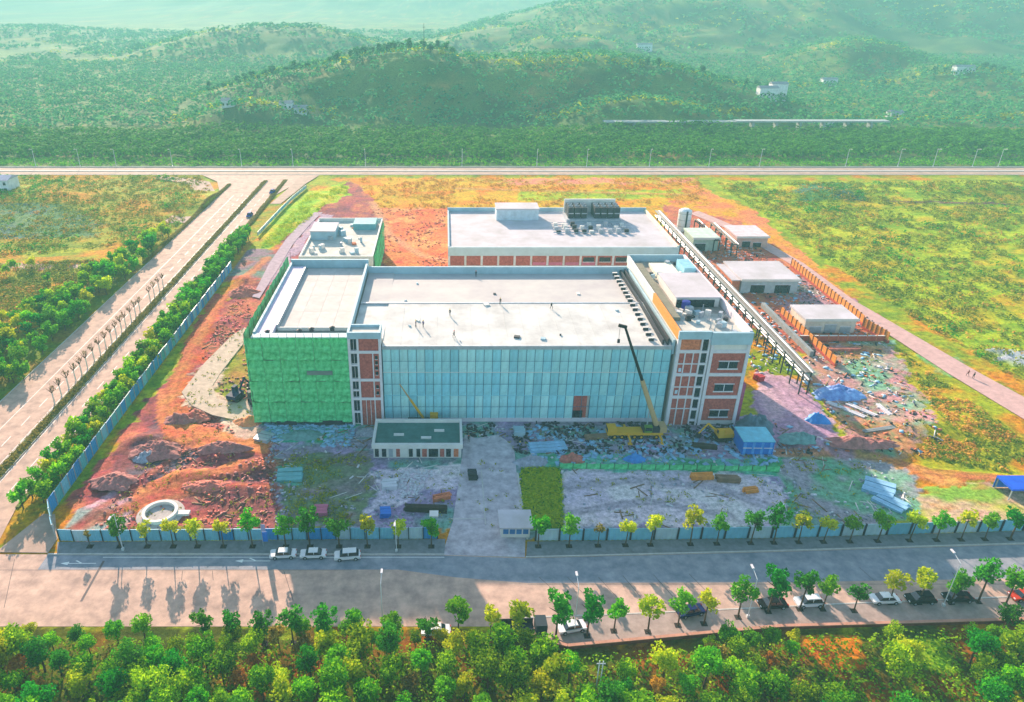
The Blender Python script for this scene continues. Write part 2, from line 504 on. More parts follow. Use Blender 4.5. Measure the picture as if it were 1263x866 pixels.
gm = bpy.data.materials.new("ground_soil_and_grass"); gm.use_nodes = True
t = gm.node_tree; b = t.nodes['Principled BSDF']; b.inputs['Roughness'].default_value = .95; b.inputs['Specular IOR Level'].default_value = .1
at_ = t.nodes.new('ShaderNodeVertexColor'); at_.layer_name = 'Col'
ge = t.nodes.new('ShaderNodeNewGeometry')
def tn(scale, det=5, ro=.7):
    n = t.nodes.new('ShaderNodeTexNoise'); n.inputs['Scale'].default_value = scale; n.inputs['Detail'].default_value = det; n.inputs['Roughness'].default_value = ro
    t.links.new(ge.outputs['Position'], n.inputs['Vector']); return n
n1 = tn(.9, 8, .8); n2 = tn(.22, 6, .7); n3 = tn(3.0, 3, .6)
hs = t.nodes.new('ShaderNodeHueSaturation')
mr = t.nodes.new('ShaderNodeMapRange'); mr.inputs['From Min'].default_value = .3; mr.inputs['From Max'].default_value = .7; mr.inputs['To Min'].default_value = .32; mr.inputs['To Max'].default_value = 1.62
t.links.new(n1.outputs['Fac'], mr.inputs['Value']); t.links.new(mr.outputs[0], hs.inputs['Value'])
mh = t.nodes.new('ShaderNodeMapRange'); mh.inputs['From Min'].default_value = .3; mh.inputs['From Max'].default_value = .7; mh.inputs['To Min'].default_value = .475; mh.inputs['To Max'].default_value = .525
t.links.new(n2.outputs['Fac'], mh.inputs['Value']); t.links.new(mh.outputs[0], hs.inputs['Hue'])
t.links.new(at_.outputs[0], hs.inputs['Color']); t.links.new(hs.outputs[0], b.inputs['Base Color'])
bp = t.nodes.new('ShaderNodeBump'); bp.inputs['Strength'].default_value = .9; bp.inputs['Distance'].default_value = .35
t.links.new(n1.outputs['Fac'], bp.inputs['Height']); t.links.new(bp.outputs[0], b.inputs['Normal'])
me = npmesh('ground', V, Fq, gm)
ca = me.color_attributes.new('Col', 'FLOAT_COLOR', 'POINT')
ca.data.foreach_set('color', np.concatenate([col.reshape(-1, 3), np.ones((nx*ny, 1))], 1).astype(np.float32).ravel())
me.shade_smooth()
struct('ground', me)
print('ground', nx*ny)
def gz(x, y):
    i = np.clip(np.searchsorted(gx, x), 0, nx-1); j = np.clip(np.searchsorted(gy, y), 0, ny-1)
    return zz[j, i]

# ================================================================ HILLS
def crest(pts, Yk, relat=True):
    """pixel profile of a ridge standing at distance Yk -> (x, z) arrays"""
    xs, zs = [], []
    for u, v in pts:
        a = R(TILT) + math.atan((v-433)/F)
        z = CAMZ - Yk*math.tan(a)
        za = Yk*math.cos(R(TILT)) + (CAMZ-z)*math.sin(R(TILT))
        xs.append((u-548)/F*za); zs.append(z)
    return np.array(xs), np.array(zs)
ridges = [
 (640, 62, [(180,150),(215,132),(250,118),(300,104),(345,92),(400,82),(440,72),(500,62),(545,60),(562,70),(600,76),(680,74),(740,72),(800,78),(840,86),(880,98),(930,110),(980,128),(1040,150)], 0),
 (545, 30, [(200,166),(235,150),(262,136),(310,126),(350,134),(390,152),(420,166)], 0),
 (545, 28, [(640,166),(690,146),(740,130),(800,124),(850,132),(900,148),(930,166)], 0),
 (760, 70, [(960,128),(1010,118),(1080,112),(1130,96),(1190,82),(1240,92),(1300,104),(1400,100),(1500,120)], 0),
 (560, 30, [(1010,168),(1060,162),(1120,156),(1200,152),(1263,146),(1400,140),(1500,150)], 0),
 (900, 70, [(900,112),(940,100),(980,76),(1020,58),(1060,50),(1100,56),(1140,72),(1180,90),(1220,100)], 0),
 (1000, 120, [(-400,96),(-100,98),(0,106),(100,112),(200,110),(260,96),(330,90)], 0),
 (1080, 80, [(560,84),(610,66),(660,50),(720,44),(770,54),(820,72),(870,92)], 0),
 (1200, 90, [(720,80),(780,52),(850,34),(910,30),(960,42),(1010,60)], 0),
 (1230, 110, [(1080,80),(1130,52),(1190,34),(1263,26),(1400,30),(1500,60)], 0),
 (1250, 100, [(430,84),(480,66),(540,48),(590,36),(650,30),(700,44)], 0),
 (1350, 90, [(60,104),(130,92),(200,84),(260,88),(330,100)], 0),
 (1500, 260, [(430,98),(520,60),(600,30),(680,8),(760,-6),(840,-14),(950,-22),(1100,-26),(1263,-20),(1500,-18),(1800,10)], 0),
 (1150, 95, [(60,96),(130,78),(190,58),(250,40),(320,34),(390,36),(430,46),(500,66),(540,84)], 0),
 (1500, 150, [(-300,60),(-100,40),(0,34),(80,40),(160,52),(240,60)], 0),
 (3200, 500, [(-1500,-6),(-900,-4),(-400,-8),(-100,-10),(100,-10),(300,-12),(500,-14),(700,-24),(900,-30),(1263,-30),(1800,-20),(2400,-10)], 0),
]
RC = [(Yk, sg, *crest(p, Yk)) for Yk, sg, p, _ in ridges]
def hillz(x, y):
    x = np.asarray(x, float); y = np.asarray(y, float)
    h = np.zeros(np.broadcast(x, y).shape)
    for i, (Yk, sg, xs, zs) in enumerate(RC):
        yy = y + (fbm(x, y*0+i*50, sg*1.2, 40+i, 2)-.5)*sg*.8
        xr = x*Yk/np.maximum(Yk*0.7, Yk)      # crest follows real x
        z = np.interp(xr, xs, zs, left=-5, right=-5)
        prof = np.exp(-np.abs((yy-Yk)/sg)**2.0*np.where(yy < Yk, .9, .5))
        rdg = 1-np.abs(fbm(x, y*.6, sg*.62, 60+i, 3)-.5)*4
        gul = 1 + np.clip(rdg, -.8, 1)*.75*(1-prof)*(prof > .02)
        h = np.maximum(h, z*prof*gul)
    return h
hxs = axis([(-3400,-900,60),(-900,-420,14),(-420,620,6),(620,1300,14),(1300,3400,60)])
hys = axis([(404,760,6),(760,1200,11),(1200,2000,20),(2000,3800,50),(3800,5850,300)])
HX, HY = np.meshgrid(hxs, hys)
hz = hillz(HX, HY)
edge = np.clip((HY-404)/30, 0, 1)
rough = (fbm(HX, HY, 24, 71)-.4)*2.2 + (fbm(HX, HY, 120, 72)-.5)*8*np.clip((HY-520)/500, 0, 1)
hz = np.maximum(0, hz + rough*edge)*edge + .02
n1h, n2h = fbm(HX, HY, 60, 80), fbm(HX, HY, 16, 81)
hc = mix(L3((92,128,62))+0*HX[..., None], L3((120,146,70)), sm(n1h, .4, .6))
hc = mix(hc, L3((176,150,84)), sm(n2h, .60, .72)*.8)
hc = mix(hc, L3((70,104,60)), sm(fbm(HX, HY, 30, 83), .5, .6)*.7)
hc *= .8
nhx, nhy = len(hxs), len(hys)
idx = np.arange(nhx*nhy).reshape(nhy, nhx)
Fh = np.stack([idx[:-1, :-1], idx[:-1, 1:], idx[1:, 1:], idx[1:, :-1]], 2).reshape(-1, 4)
me = npmesh('hills', np.stack([HX, HY, hz], 2).reshape(-1, 3), Fh, gm)
ca = me.color_attributes.new('Col', 'FLOAT_COLOR', 'POINT')
ca.data.foreach_set('color', np.concatenate([hc.reshape(-1, 3), np.ones((nhx*nhy, 1))], 1).astype(np.float32).ravel())
me.shade_smooth()
struct('hills', me)
def hz_at(x, y):
    i = np.clip(np.searchsorted(hxs, x), 0, nhx-1); j = np.clip(np.searchsorted(hys, y), 0, nhy-1)
    return hz[j, i]

# ================================================================ ROADS
m_conc = M('road_concrete', (204,172,154), .7, .9, n=(.25,.25), bump=(3,.15))
m_road = M('road_surface', (206,172,158), .78, .9, n=(.35,.26), bump=(4,.12), alt=(216,180,160))
m_kerb = M('kerb_stone', (212,206,200), .8, .8, n=(1.5,.15))
m_pave = M('footway_paving', (150,152,156), .7, .9, n=(.8,.22))
m_white = M('white_paint', (238,238,234), .9, .6, n=(2,.08))
m_dark = M('dark_road_line', (120,108,108), .8, .9)
m_verge = M('median_soil', (142,124,66), .7, .95, n=(1.2,.35), alt=(110,130,60))
def sheet(name, poly, mat, z=0.03, th=0.03):
    return struct(name, MB().prism(poly, z-th-.1, z), mat)
front_curb = [(-70,99.1),(0,99.0),(14,98.3),(59,99.9),(106,101.9),(130,102.8)]
low_edge = [(130,86),(92,84.4),(52.5,83.0),(18.7,79.0),(8,82.9),(-60,82.9),(-135,82.9)]
sheet('front_road', [(-135,99.2)] + front_curb + low_edge, m_road, .01)
sheet('shaded_asphalt_lane', [(-70,95.35),(-8,95.35),(2,93.5),(14,92.2),(59,92.4),(130,94.0),(130,102.6),(106,101.7),(59,99.7),(14,98.1),(0,98.8),(-70,98.9)], M('asphalt_shade_blue_grey', (146,154,168), .8, .9, n=(.4,.25), alt=(160,160,168), bump=(4,.15)), .0135)  # asphalt lane; its blue-grey colour also deepens the shadow band by the kerb
ft = MB(); ft.prism([(-68.5,99.3),(0,99.2),(0.2,103.0),(-69.8,102.2)], -.1, .13)
ft.prism([(14.4,98.6),(59,100.2),(106,102.2),(130,103.1),(130,107),(106.8,105.2),(60,103.2),(15,102.3)], -.1, .13)
struct('footway', ft, m_pave)
k = MB()
for a, c in (((-70,99.1),(0,99.0)), ((14.3,98.35),(59,99.95)), ((59,99.95),(106,101.95)), ((106,101.95),(130,102.85))):
    d = Vector((c[0]-a[0], c[1]-a[1], 0)); L = d.length
    k.obox(((a[0]+c[0])/2, (a[1]+c[1])/2, .05), (L, .28, .24), math.atan2(d.y, d.x))
for a, c in (((33,85.6),(66,87.6)), ((66,87.6),(100,89.4)), ((12,84.6),(33,85.6))):
    d = Vector((c[0]-a[0], c[1]-a[1], 0)); L = d.length
    k.obox(((a[0]+c[0])/2, (a[1]+c[1])/2, .06), (L, .25, .14), math.atan2(d.y, d.x))
struct('road_kerbs', k, m_kerb)
nf = MB(); nf.prism([(12,84.4),(33,85.4),(66,87.4),(100,89.2),(130,90),(130,86.3),(92,84.6),(52.5,83.2),(18.9,79.4)], -.1, .1)
struct('near_footway', nf, M('near_paving', (186,164,156), .75, .9, n=(.7,.2)))
# corner island between highway and front road
sheet('corner_pavement', [(-79.5,99.6),(-70.2,99.4),(-70.2,103),(-74.0,110),(-76.2,110)], m_conc, .14)
# entrance drive
sheet('entrance_drive', [(-.4,99.0),(14.2,98.4),(14.9,105),(14.9,123.0),(15.2,133),(12,137.5),(7,136),(4.6,137.6),(3.2,123),(1.6,108)], M('drive_concrete', (206,190,202), .74, .9, n=(.5,.3), alt=(214,204,208), bump=(3,.2)), .02)
k = MB()
k.box(14.9,103,-.05,15.25,123,.22)
k.box(7.6,107,-.05,7.8,124,.12)
k.box(.9,108.6,.0,7.6,108.8,.06)
struct('drive_kerbs', k, m_kerb)
# highway
hy0, hy1 = 82.9, 386
sheet('highway', [(-135,99.3),(-80,99.3),(-82.4,112),(-82.4,300),(-82.4,340),(-74,372),(-66,386.5),(-128,386.5),(-116,372),(-107,345),(-107,112),(-135,112)], m_road, .012)
sheet('service_lane', [(-119,300),(-109.5,300),(-108.5,345),(-120,372),(-134,380),(-150,384),(-150,378),(-130,368),(-119,345)], m_conc, .016)
sheet('entry_apron_left', [(-79.9,330),(-75.2,330),(-70,368),(-66,386),(-75,380)], m_conc, .018)
md = MB(); md.box(-92.6,112,-.1,-90.4,374,.16); md.box(-109.2,250,-.1,-107.2,366,.16); md.box(-82.6,112,-.1,-81.9,345,.14); md.box(-82.6,345.02,-.1,-80.6,376,.14)
struct('highway_median', md, m_verge)
k = MB()
for x in (-92.62,-90.5): k.box(x-(.22 if x < -91 else -.1),112,-.1,x+(-.08 if x < -91 else .24),374,.19)
k.box(-107.25,112,-.1,-107.05,345,.15)
struct('highway_kerbs', k, m_kerb)
ln = MB()
for x in (-86.4, -96.6):
    for i in range(28):
        y = 116+i*8.4
        ln.box(x-.08, y, .012, x+.08, y+4, .0165)
for x in (-83.2,-89.9,-93.3,-100.6):
    ln.box(x-.07, 114, .012, x+.07, 345, .0165)
for (xa, xb, y) in ((-92,-20,98.4),(20,110,0)):
    pass
ln.box(-60,98.3,.014,0,98.42,.0185)
ln.box(-118,397,.07,420,397.3,.075)
struct('lane_markings', ln, m_white)
# turning arrows painted on the front road
for (u, v) in ((100,695),(315,692)):
    x, y = P(u, v)
    a = MB(); z0, z1 = .014, .0188
    a.prism([(x-2.2,y-.08),(x+2.6,y-.08),(x+2.6,y+.08),(x-2.2,y+.08)], z0, z1)
    a.prism([(x-3.6,y),(x-2.2,y-.42),(x-2.2,y+.42)], z0, z1)
    a.prism([(x-.2,y+.08),(x+.2,y+.08),(x-1.0,y+.75),(x-1.3,y+.62)], z0, z1)
    struct('lane_arrow', a, m_white)
jt = MB()  # dark strips: seams, thin diagonal lines, and painted tree-trunk shadows on the left
for (a, c) in (((665,712),(692,736)),((700,712),(722,735)),((738,712),(762,738)),((768,710),(795,742)),((806,709),(838,745)),((850,708),(884,742)),((958,704),(988,726)),((128,692),(100,742)),((18,690),(5,750)),((225,704),(224,716)),((262,704),(263,716)),((350,704),(362,742)),((1000,702),(1022,722)),((1060,700),(1078,716)),((1215,697),(1235,712))):
    p, q = P(*a), P(*c); d = Vector((q[0]-p[0], q[1]-p[1]))
    jt.obox(((p[0]+q[0])/2, (p[1]+q[1])/2, .0145), (d.length, .09 if a[0] != 128 else .4, .01), math.atan2(d.y, d.x))
jt.box(-78,95.2,.008,-16,95.28,.0192); jt.box(14,91.9,.008,110,91.98,.0192)
struct('seams_and_shadow_lines', jt, m_dark)
# far road behind the site
sheet('far_road', [(-700,387),(900,387),(900,404),(-700,404)], m_conc, .05)
fk = MB(); fk.box(-700,394.6,0,900,396.2,.32); fk.box(-700,386.6,0,900,386.95,.2); fk.box(-700,404.2,0,900,404.6,.5)
struct('far_road_kerbs', fk, m_kerb)
# dirt road on the right with its pale verge
sheet('dirt_road', [(140,115),(150,118),(143.5,145),(138.6,167),(130.6,215),(129.8,250),(123,290),(113,318),(108,314),(118.0,288),(124.8,249),(125.2,215),(130.6,166),(134.2,145)], M('dirt_road_surface', (226,182,176), .72, .95, n=(.5,.16), bump=(2,.3)), .05)
sheet('pale_ramp', [P(*q) for q in ((224,484),(252,448),(286,414),(300,405),(316,404),(300,424),(272,460),(262,476),(268,492),(292,497),(318,492),(322,508),(300,520),(262,512),(236,500))], M('ramp_gravel', (222,196,178), .72, .95, n=(.6,.2), bump=(3,.4)), .06)
sheet('lilac_track', [P(*q) for q in ((398,262),(384,275),(362,300),(344,330),(330,352),(320,368),(311,366),(322,345),(332,325),(352,296),(374,272),(388,262))], M('track_lilac', (196,172,186), .72, .95, n=(.6,.2), bump=(3,.4)), .07)
# raised road far behind with bridge deck
br = MB(); br.box(108,508,6.6,196,515,7.5); br.box(196.5,508,7.0,300,515,7.9); [br.box(112+i_*16,509,0,114,514,6.6) if False else br.box(112+i_*16,509,.2,113.5+i_*16,514,6.59) for i_ in range(12)]; struct('far_raised_road', br, M('far_road_deck', (196,206,206), .6, .9))
lane = MB()
pts = [P(1015,152,6), P(1025,143,8), P(1045,136,9), P(1065,128,10)]
for a, c in zip(pts, pts[1:]):
    zc, zd = hz_at(a[0], a[1])+.8, hz_at(c[0], c[1])+.8
    lane.tube((a[0],a[1],zc), (c[0],c[1],zd), 1.6, 1.6, 6)
struct('hillside_track', lane, MC['far_road_deck'])
# ================================================================ BUILDINGS
m_cream = M('cream_render', (232,228,222), .85, .8, n=(.35,.1))
m_roofw = M('white_roof_membrane', (230,222,224), .68, .85, n=(.15,.2), alt=(222,214,222), bump=(1.5,.05))
m_roofg = M('grey_roof_screed', (206,204,196), .8, .85, n=(.3,.2))
m_parap = M('parapet_blue_grey', (176,206,218), .8, .7, n=(.4,.12))
m_frame = M('white_concrete_frame', (226,222,228), .85, .8, n=(.8,.1))
m_brick = M('red_brick', (176,84,84), .85, .9, n=(2.2,.28), bump=(9,.4), alt=(190,104,92))
m_brick2 = M('orange_brick', (206,112,80), .85, .9, n=(2.0,.25), alt=(220,130,92))
m_glassd = M('dark_window', (26,34,48), 1, .25, n=(.8,.3), spec=.6)
m_netg = M('green_scaffold_net', (60,206,112), .9, .9, n=(.9,.3), alt=(120,232,160), bump=(1.6,1.0))
m_steel = M('galvanised_steel', (190,196,204), .8, .5, metal=.3, n=(1,.15))
m_steeld = M('dark_steel', (58,60,70), .8, .6, n=(1,.2))
m_black = M('black_rubber', (22,22,24), 1, .7)
_b = m_netg.node_tree.nodes['Principled BSDF']; _b.inputs['Alpha'].default_value = .74
m_teal = M('teal_roof_felt', (84,134,128), .7, .85, n=(.5,.25))
m_cw = [M('curtain_sheet_%s' % n_, c_, .95, .3, n=(.5,.2), obj_rand=.09, spec=.5) for n_, c_ in (('pale', (160,216,220)), ('cyan', (144,208,218)), ('blue', (134,202,216)), ('milky', (174,222,222)))]
m_blue = M('blue_sheet_metal', (40,120,214), .9, .45, n=(1,.15))
m_orange = M('orange_timber', (236,150,66), .85, .8, n=(2,.25))

def facade(parent, xs, x0, x1, y, floors, cols, th=.5):
    pass

# ---- factory hall
hall = thing('factory_hall', 'long factory hall with white roof and front hung with pale blue sheeting', 'factory hall', (-13.6,143,0))
W, D = 63.4, 45.0
MB().box(0,.35,0,W,D,18.6).build('wall', m_cream, hall)
r = MB()
r.prismy([(0,18.6),(W,18.6),(W,19.3),(0,19.3)], .0, .6)
roofmesh = MB().add([(0,0,18.7),(W,0,18.7),(W,22.5,18.7),(0,22.5,18.7),(0,0,19.4),(W,0,19.4),(W,22.5,20.1),(0,22.5,20.1)], [(0,3,2,1),(4,5,6,7),(0,1,5,4),(1,2,6,5),(2,3,7,6),(3,0,4,7)])
roofmesh.build('front_roof_slope', M('front_roof_sheet', (232,228,224), .7, .85, n=(.16,.2), alt=(236,236,230)), hall)
MB().add([(0,22.52,18.7),(W,22.52,18.7),(W,D-.6,18.7),(0,D-.6,18.7),(0,22.52,20.0),(W,22.52,20.0),(W,D-.6,19.45),(0,D-.6,19.45)], [(0,3,2,1),(4,5,6,7),(0,1,5,4),(1,2,6,5),(2,3,7,6),(3,0,4,7)]).build('rear_roof_slope', M('rear_roof_sheet', (216,208,210), .66, .85, n=(.1,.08), alt=(224,220,214)), hall)
MB().box(-6.9,22.2,19.7,W,22.8,20.2).build('roof_ridge', m_steel, hall)
MB().box(-.3,D-.6,18.0,W,D,21.4).build('rear_parapet', m_parap, hall)
MB().box(W,-.2,17.5,W+.5,D,21.0).build('side_parapet', m_parap, hall)
MB().box(0,-.35,18.7,W,.0,19.55).build('eaves_gutter', m_steel, hall)
MB().box(0,-.1,0,W,.3,1.1).build('plinth', m_frame, hall)
MB().box(-7.1,3.2,0,-.02,D,18.6).build('wall', m_cream, hall)
MB().box(-7.0,3.2,18.62,0,22.5,19.75).build('front_roof_slope', MC['front_roof_sheet'], hall)
MB().box(-7.0,22.52,18.62,0,D-.62,19.7).build('rear_roof_slope', MC['rear_roof_sheet'], hall)
MB().box(-7.1,D-.6,18.0,-.32,D,21.4).build('rear_parapet', m_parap, hall)
# curtain of sheeting: two tiers of separate panels
ncol = 34; pw = W/ncol
pm = {}
def panelmesh(h, w_, mat, key):
    if (key, mat.name) not in pm:
        mb = MB(); n = 4
        zs = [0, h*.33, h*.66, h]
        for i in range(n):
            xa, xb = w_*i/n, w_*(i+1)/n
            ya, yb = (-.05 if i % 2 else -.12), (-.12 if i % 2 else -.05)
            mb.add([(xa,ya,0),(xb,yb,0),(xb,yb,h),(xa,ya,h)], [(0,1,2,3)])
        mb.add([(0,-.12,0),(w_,-.12,0),(w_,.05,0),(0,.05,0),(0,-.12,h),(w_,-.12,h),(w_,.05,h),(0,.05,h)], [(0,3,2,1),(4,5,6,7),(1,2,6,5),(3,0,4,7)])
        pm[(key, mat.name)] = mb.mesh('curtain_panel', mat)
    return pm[(key, mat.name)]
for i in range(ncol):
    xa = i*pw
    open_ = 40.6 < xa+13.6*0 + 0 < 0
    for tier, (z0, h) in enumerate(((1.1, 5.9), (7.05, 5.9), (13.0, 5.65))):
        cx_ = xa + pw/2
        if tier == 0 and 42.0 < cx_ < 46.4: continue
        m_ = m_cw[rnd.choice([0,0,1,1,2,3])] if tier == 0 else (m_cw[rnd.choice([0,1,1,2])] if tier == 1 else m_cw[rnd.choice([0,0,3,1])])
        o = ob('curtain_panel', panelmesh(h, pw-.14, m_, tier), hall, (xa+.07, -.02 - rnd.random()*.05, z0))
        if rnd.random() < .3: o.rotation_euler = (R(rnd.uniform(-.3,.5)), 0, 0)
for i in range(ncol+1):
    ob('rail', pm.setdefault('rail', MB().box(-.05,-.2,1.0,.05,.1,18.7).mesh('rail', M('rail_blue_steel', (70,120,150), .8, .5))), hall, (i*pw, 0, 0))
MB().box(0,-.24,6.97,W,-.08,7.07).build('rail', m_cw[2], hall)
MB().box(0,-.24,12.9,W,-.08,13.02).build('rail', m_cream, hall)
for z_ in (4.0, 9.9, 15.7): MB().box(0,-.2,z_,W,-.1,z_+.06).build('rail', MC['rail_blue_steel'], hall)
MB().box(42.1,-.05,1.1,46.0,.32,6.9).build('brick_infill', m_brick, hall)
MB().box(42.7,-.12,1.1,45.2,-.02,3.0).build('doorway', m_glassd, hall)
# roof vents in a row along the right edge, each its own part
vm = MB().box(-.55,-.22,0,.55,.22,.75).mesh('roof_vent', m_steeld)
vc = MB().box(-.65,-.32,.75,.65,.32,.87).mesh('vent_cap', m_cream)
for i in range(16):
    o = ob('roof_vent', vm, hall, (W-4.0, 2.5+i*2.6, 19.35+min(.7,(2.5+i*2.6)*.03)))
    ob('vent_cap', vc, o)
gl = MB()
for y0 in (0.4,):
    gl.box(W-2.1,.5,19.4,W-1.7,D-1,20.7); gl.box(W-1.0,.5,19.4,W-.6,D-1,20.9)
gl.build('roof_kerb', m_steeld, hall)
for i in range(12):
    x, y = rnd.uniform(3,W-8), rnd.uniform(1.5,D-3)
    zr = 19.4+min(y,22.5)*.7/22.5 if y < 22.5 else 20.0-(y-22.5)*.55/21.9
    s_ = rnd.uniform(.4,1.3)
    MB().obox((0,0,.15),(s_,s_*rnd.uniform(.3,1),.3),rnd.uniform(0,3)).build('roof_material', rnd.choice([m_steeld,m_steel,m_parap,m_cream]), hall, loc=(x,y,zr))
for x in range(1, 16):
    MB().add([(x*3.96-.05,.1,19.4),(x*3.96+.05,.1,19.4),(x*3.96+.05,22.3,20.1),(x*3.96-.05,22.3,20.1),(x*3.96-.05,.1,19.44),(x*3.96+.05,.1,19.44),(x*3.96+.05,22.3,20.14),(x*3.96-.05,22.3,20.14)],[(0,3,2,1),(4,5,6,7),(0,1,5,4),(1,2,6,5),(2,3,7,6),(3,0,4,7)]).build('roof_seam', MC['front_roof_sheet'], hall)
# ---- wing with green netting
wing = thing('netted_wing', 'square wing of the factory with pale sunken roof behind the green scaffold netting', 'building', (-42,142.6,0))
MB().box(0,0,0,21.2,48,20.2).build('wall', M('raw_concrete', (130,134,128), .8, .9, n=(.6,.3)), wing)
p = MB(); p.box(0,0,20.2,21.2,2.2,21.7); p.box(0,47.3,20.2,21.2,48,22.6); p.box(0,2.2,20.2,.5,47.3,22.0); p.box(20.6,2.2,20.2,21.15,47.3,22.0)
p.build('parapet', m_parap, wing)
MB().box(.5,2.2,20.2,4.0,45.5,21.3).build('roof_walkway', M('walkway_lilac', (226,212,230), .85, .8), wing)
MB().box(4.02,7.2,20.2,4.4,45.5,21.5).build('inner_parapet', m_steel, wing)
MB().box(4.4,6.6,20.2,20.6,7.0,21.0).build('inner_parapet', m_cream, wing)
rs = MB().box(0,0,0,3.98,9.84,.12).mesh('roof_slab', M('roof_slab_pale', (230,222,216), .68, .85, n=(.3,.14), obj_rand=.04))
for i in range(4):
    for j in range(4):
        ob('roof_slab', rs, wing, (4.5+i*4.02, 7.2+j*9.9, 20.2))
for (x, y) in ((17,5),(10,3.5),(3,3),(12.5,4.4)):
    MB().lathe([(0,0),(.5,0),(.5,.8),(.7,.8),(.0,1.1)], 8).build('roof_vent', m_steeld, wing, loc=(x,y,21.0 if y > 2.2 else 21.7))
# netting hung on scaffold
net = thing('scaffold_netting', 'bright green safety netting on scaffold wrapping the left wing', 'scaffold net', (-43.2,141.4,0))
def netsheet(wd, h, seed, name='net_sheet', mat=m_netg, nx_=12, nz_=18):
    g = np.random.default_rng(seed)
    a = np.linspace(0, wd, nx_); b_ = np.linspace(0, h, nz_)
    A, B = np.meshgrid(a, b_)
    Yd = (vn(A*1.0+seed*9, B, 1.1, seed)-.5)*.38 - .12*np.abs(np.sin(A/wd*PI))
    Vv = np.stack([A, Yd, B], 2).reshape(-1, 3)
    Vb = Vv + np.array([0, .03, 0])
    id_ = np.arange(nx_*nz_).reshape(nz_, nx_)
    q = np.stack([id_[:-1,:-1], id_[:-1,1:], id_[1:,1:], id_[1:,:-1]], 2).reshape(-1, 4)
    return npmesh(name, np.concatenate([Vv, Vb]), np.concatenate([q, q[:, ::-1]+nx_*nz_]), mat)
nets = [netsheet(3.66, 5.25, s) for s in range(4)]
for i in range(6):
    for j in range(4):
        if j == 2 and i == 3:
            pass
        o = ob('net_sheet', nets[(i*3+j) % 4], net, (i*3.72, rnd.uniform(-.08,.08), .9+j*5.3))
for j in range(4):
    for i in range(12):
        o = ob('net_sheet', nets[(i+j) % 4], net, (0, 50.5-i*4.15, .9+j*5.55)); o.rotation_euler = (0, 0, R(-90)); o.scale = (1.22, 1, 1.05)
sp = MB()
for i in range(13): sp.tube((i*1.86,.35,0),(i*1.86,.35,23.0),.06,n=4)
for j in range(12): sp.tube((0,.4,1.9*j+.4),(22.4,.4,1.9*j+.4),.05,n=4)
for i in range(14): sp.tube((.35,i*4,0),(.35,i*4,23.6),.06,n=4)
sp.build('scaffold_frame', m_steeld, net)
MB().box(13.0,-.32,13.2,18.6,-.2,14.2).build('net_gap', M('grey_boards', (120,136,132), .8, .8), net)
MB().box(5,-.1,.0,9.5,.2,1.1).build('base_opening', m_steeld, net); MB().box(13.5,-.1,0,20,.2,1.3).build('base_opening', m_steeld, net)
# ---- left stair tower
def tower(name, label, x, y, w_, d_, floors, spec, top, side=None):
    t_ = thing(name, label, 'tower', (x, y, 0))
    MB().box(.15,.5,0,w_-.15,d_,top-.9).build('wall', m_cream, t_)
    MB().box(.5,.6,top-.9,w_-.5,d_-.4,top-.55).build('roof', m_roofg, t_)
    p_ = MB(); p_.box(0,-.08,top-1.5,w_,.45,top); p_.box(0,d_-.4,top-1.5,w_,d_,top); p_.box(0,.45,top-1.5,.45,d_-.4,top); p_.box(w_-.45,.45,top-1.5,w_,d_-.4,top)
    p_.build('parapet', m_parap, t_)
    return t_
stair = tower('stair_tower', 'narrow brick stair tower between the green netting and the blue sheeted front', -20.9, 141.4, 7.2, 4.4, None, None, 23.4)
fr = MB()
for x in (0, 1.35*0+.0,): pass
fr.box(0,0,0,.55,.5,21.9); fr.box(1.9,0,0,2.35,.5,21.9); fr.box(6.65,0,0,7.2,.5,21.9); fr.box(5.2,.02,0,5.45,.5,18.3)
for z in (6.6, 11.4, 18.3): fr.box(.55,.03,z,6.65,.5,z+.65)
for z in (3.3, 8.9, 15.2): fr.box(.55,.05,z,1.9,.5,z+.4)
fr.build('concrete_frame', m_frame, stair)
for (x0, z0, x1, z1) in ((2.35,0,5.2,6.6),(5.45,0,6.65,6.6),(2.35,7.25,5.2,11.4),(5.45,7.25,6.65,11.4),(2.35,12.05,5.2,18.3),(5.45,12.05,6.65,18.3),(2.35,18.95,6.65,21.9)):
    MB().box(x0,.2,z0,x1,.48,z1).build('brick_panel', m_brick, stair)
for (z0, z1) in ((.4,3.2),(3.8,6.4),(7.4,8.8),(9.4,11.3),(12.2,15.0),(15.8,18.2),(19.1,21.6)):
    wn = MB().box(.6,.32,z0,1.86,.46,z1).build('window', m_glassd, stair)
    MB().box(1.2,.26,z0,1.27,.33,z1).build('frame', m_frame, wn)
for z in (13,14.3,15.6,16.9,8.0,9.6):
    wn = MB().box(5.75,.14,z,6.35,.22,z+.8).build('window', m_glassd, stair)
    MB().box(5.7,.12,z-.1,6.4,.2,z).build('sill', m_frame, wn)
for x in (3.3, 4.3):
    MB().box(x,.1,.2,x+.12,.22,6.5).build('brick_pier', m_frame, stair)
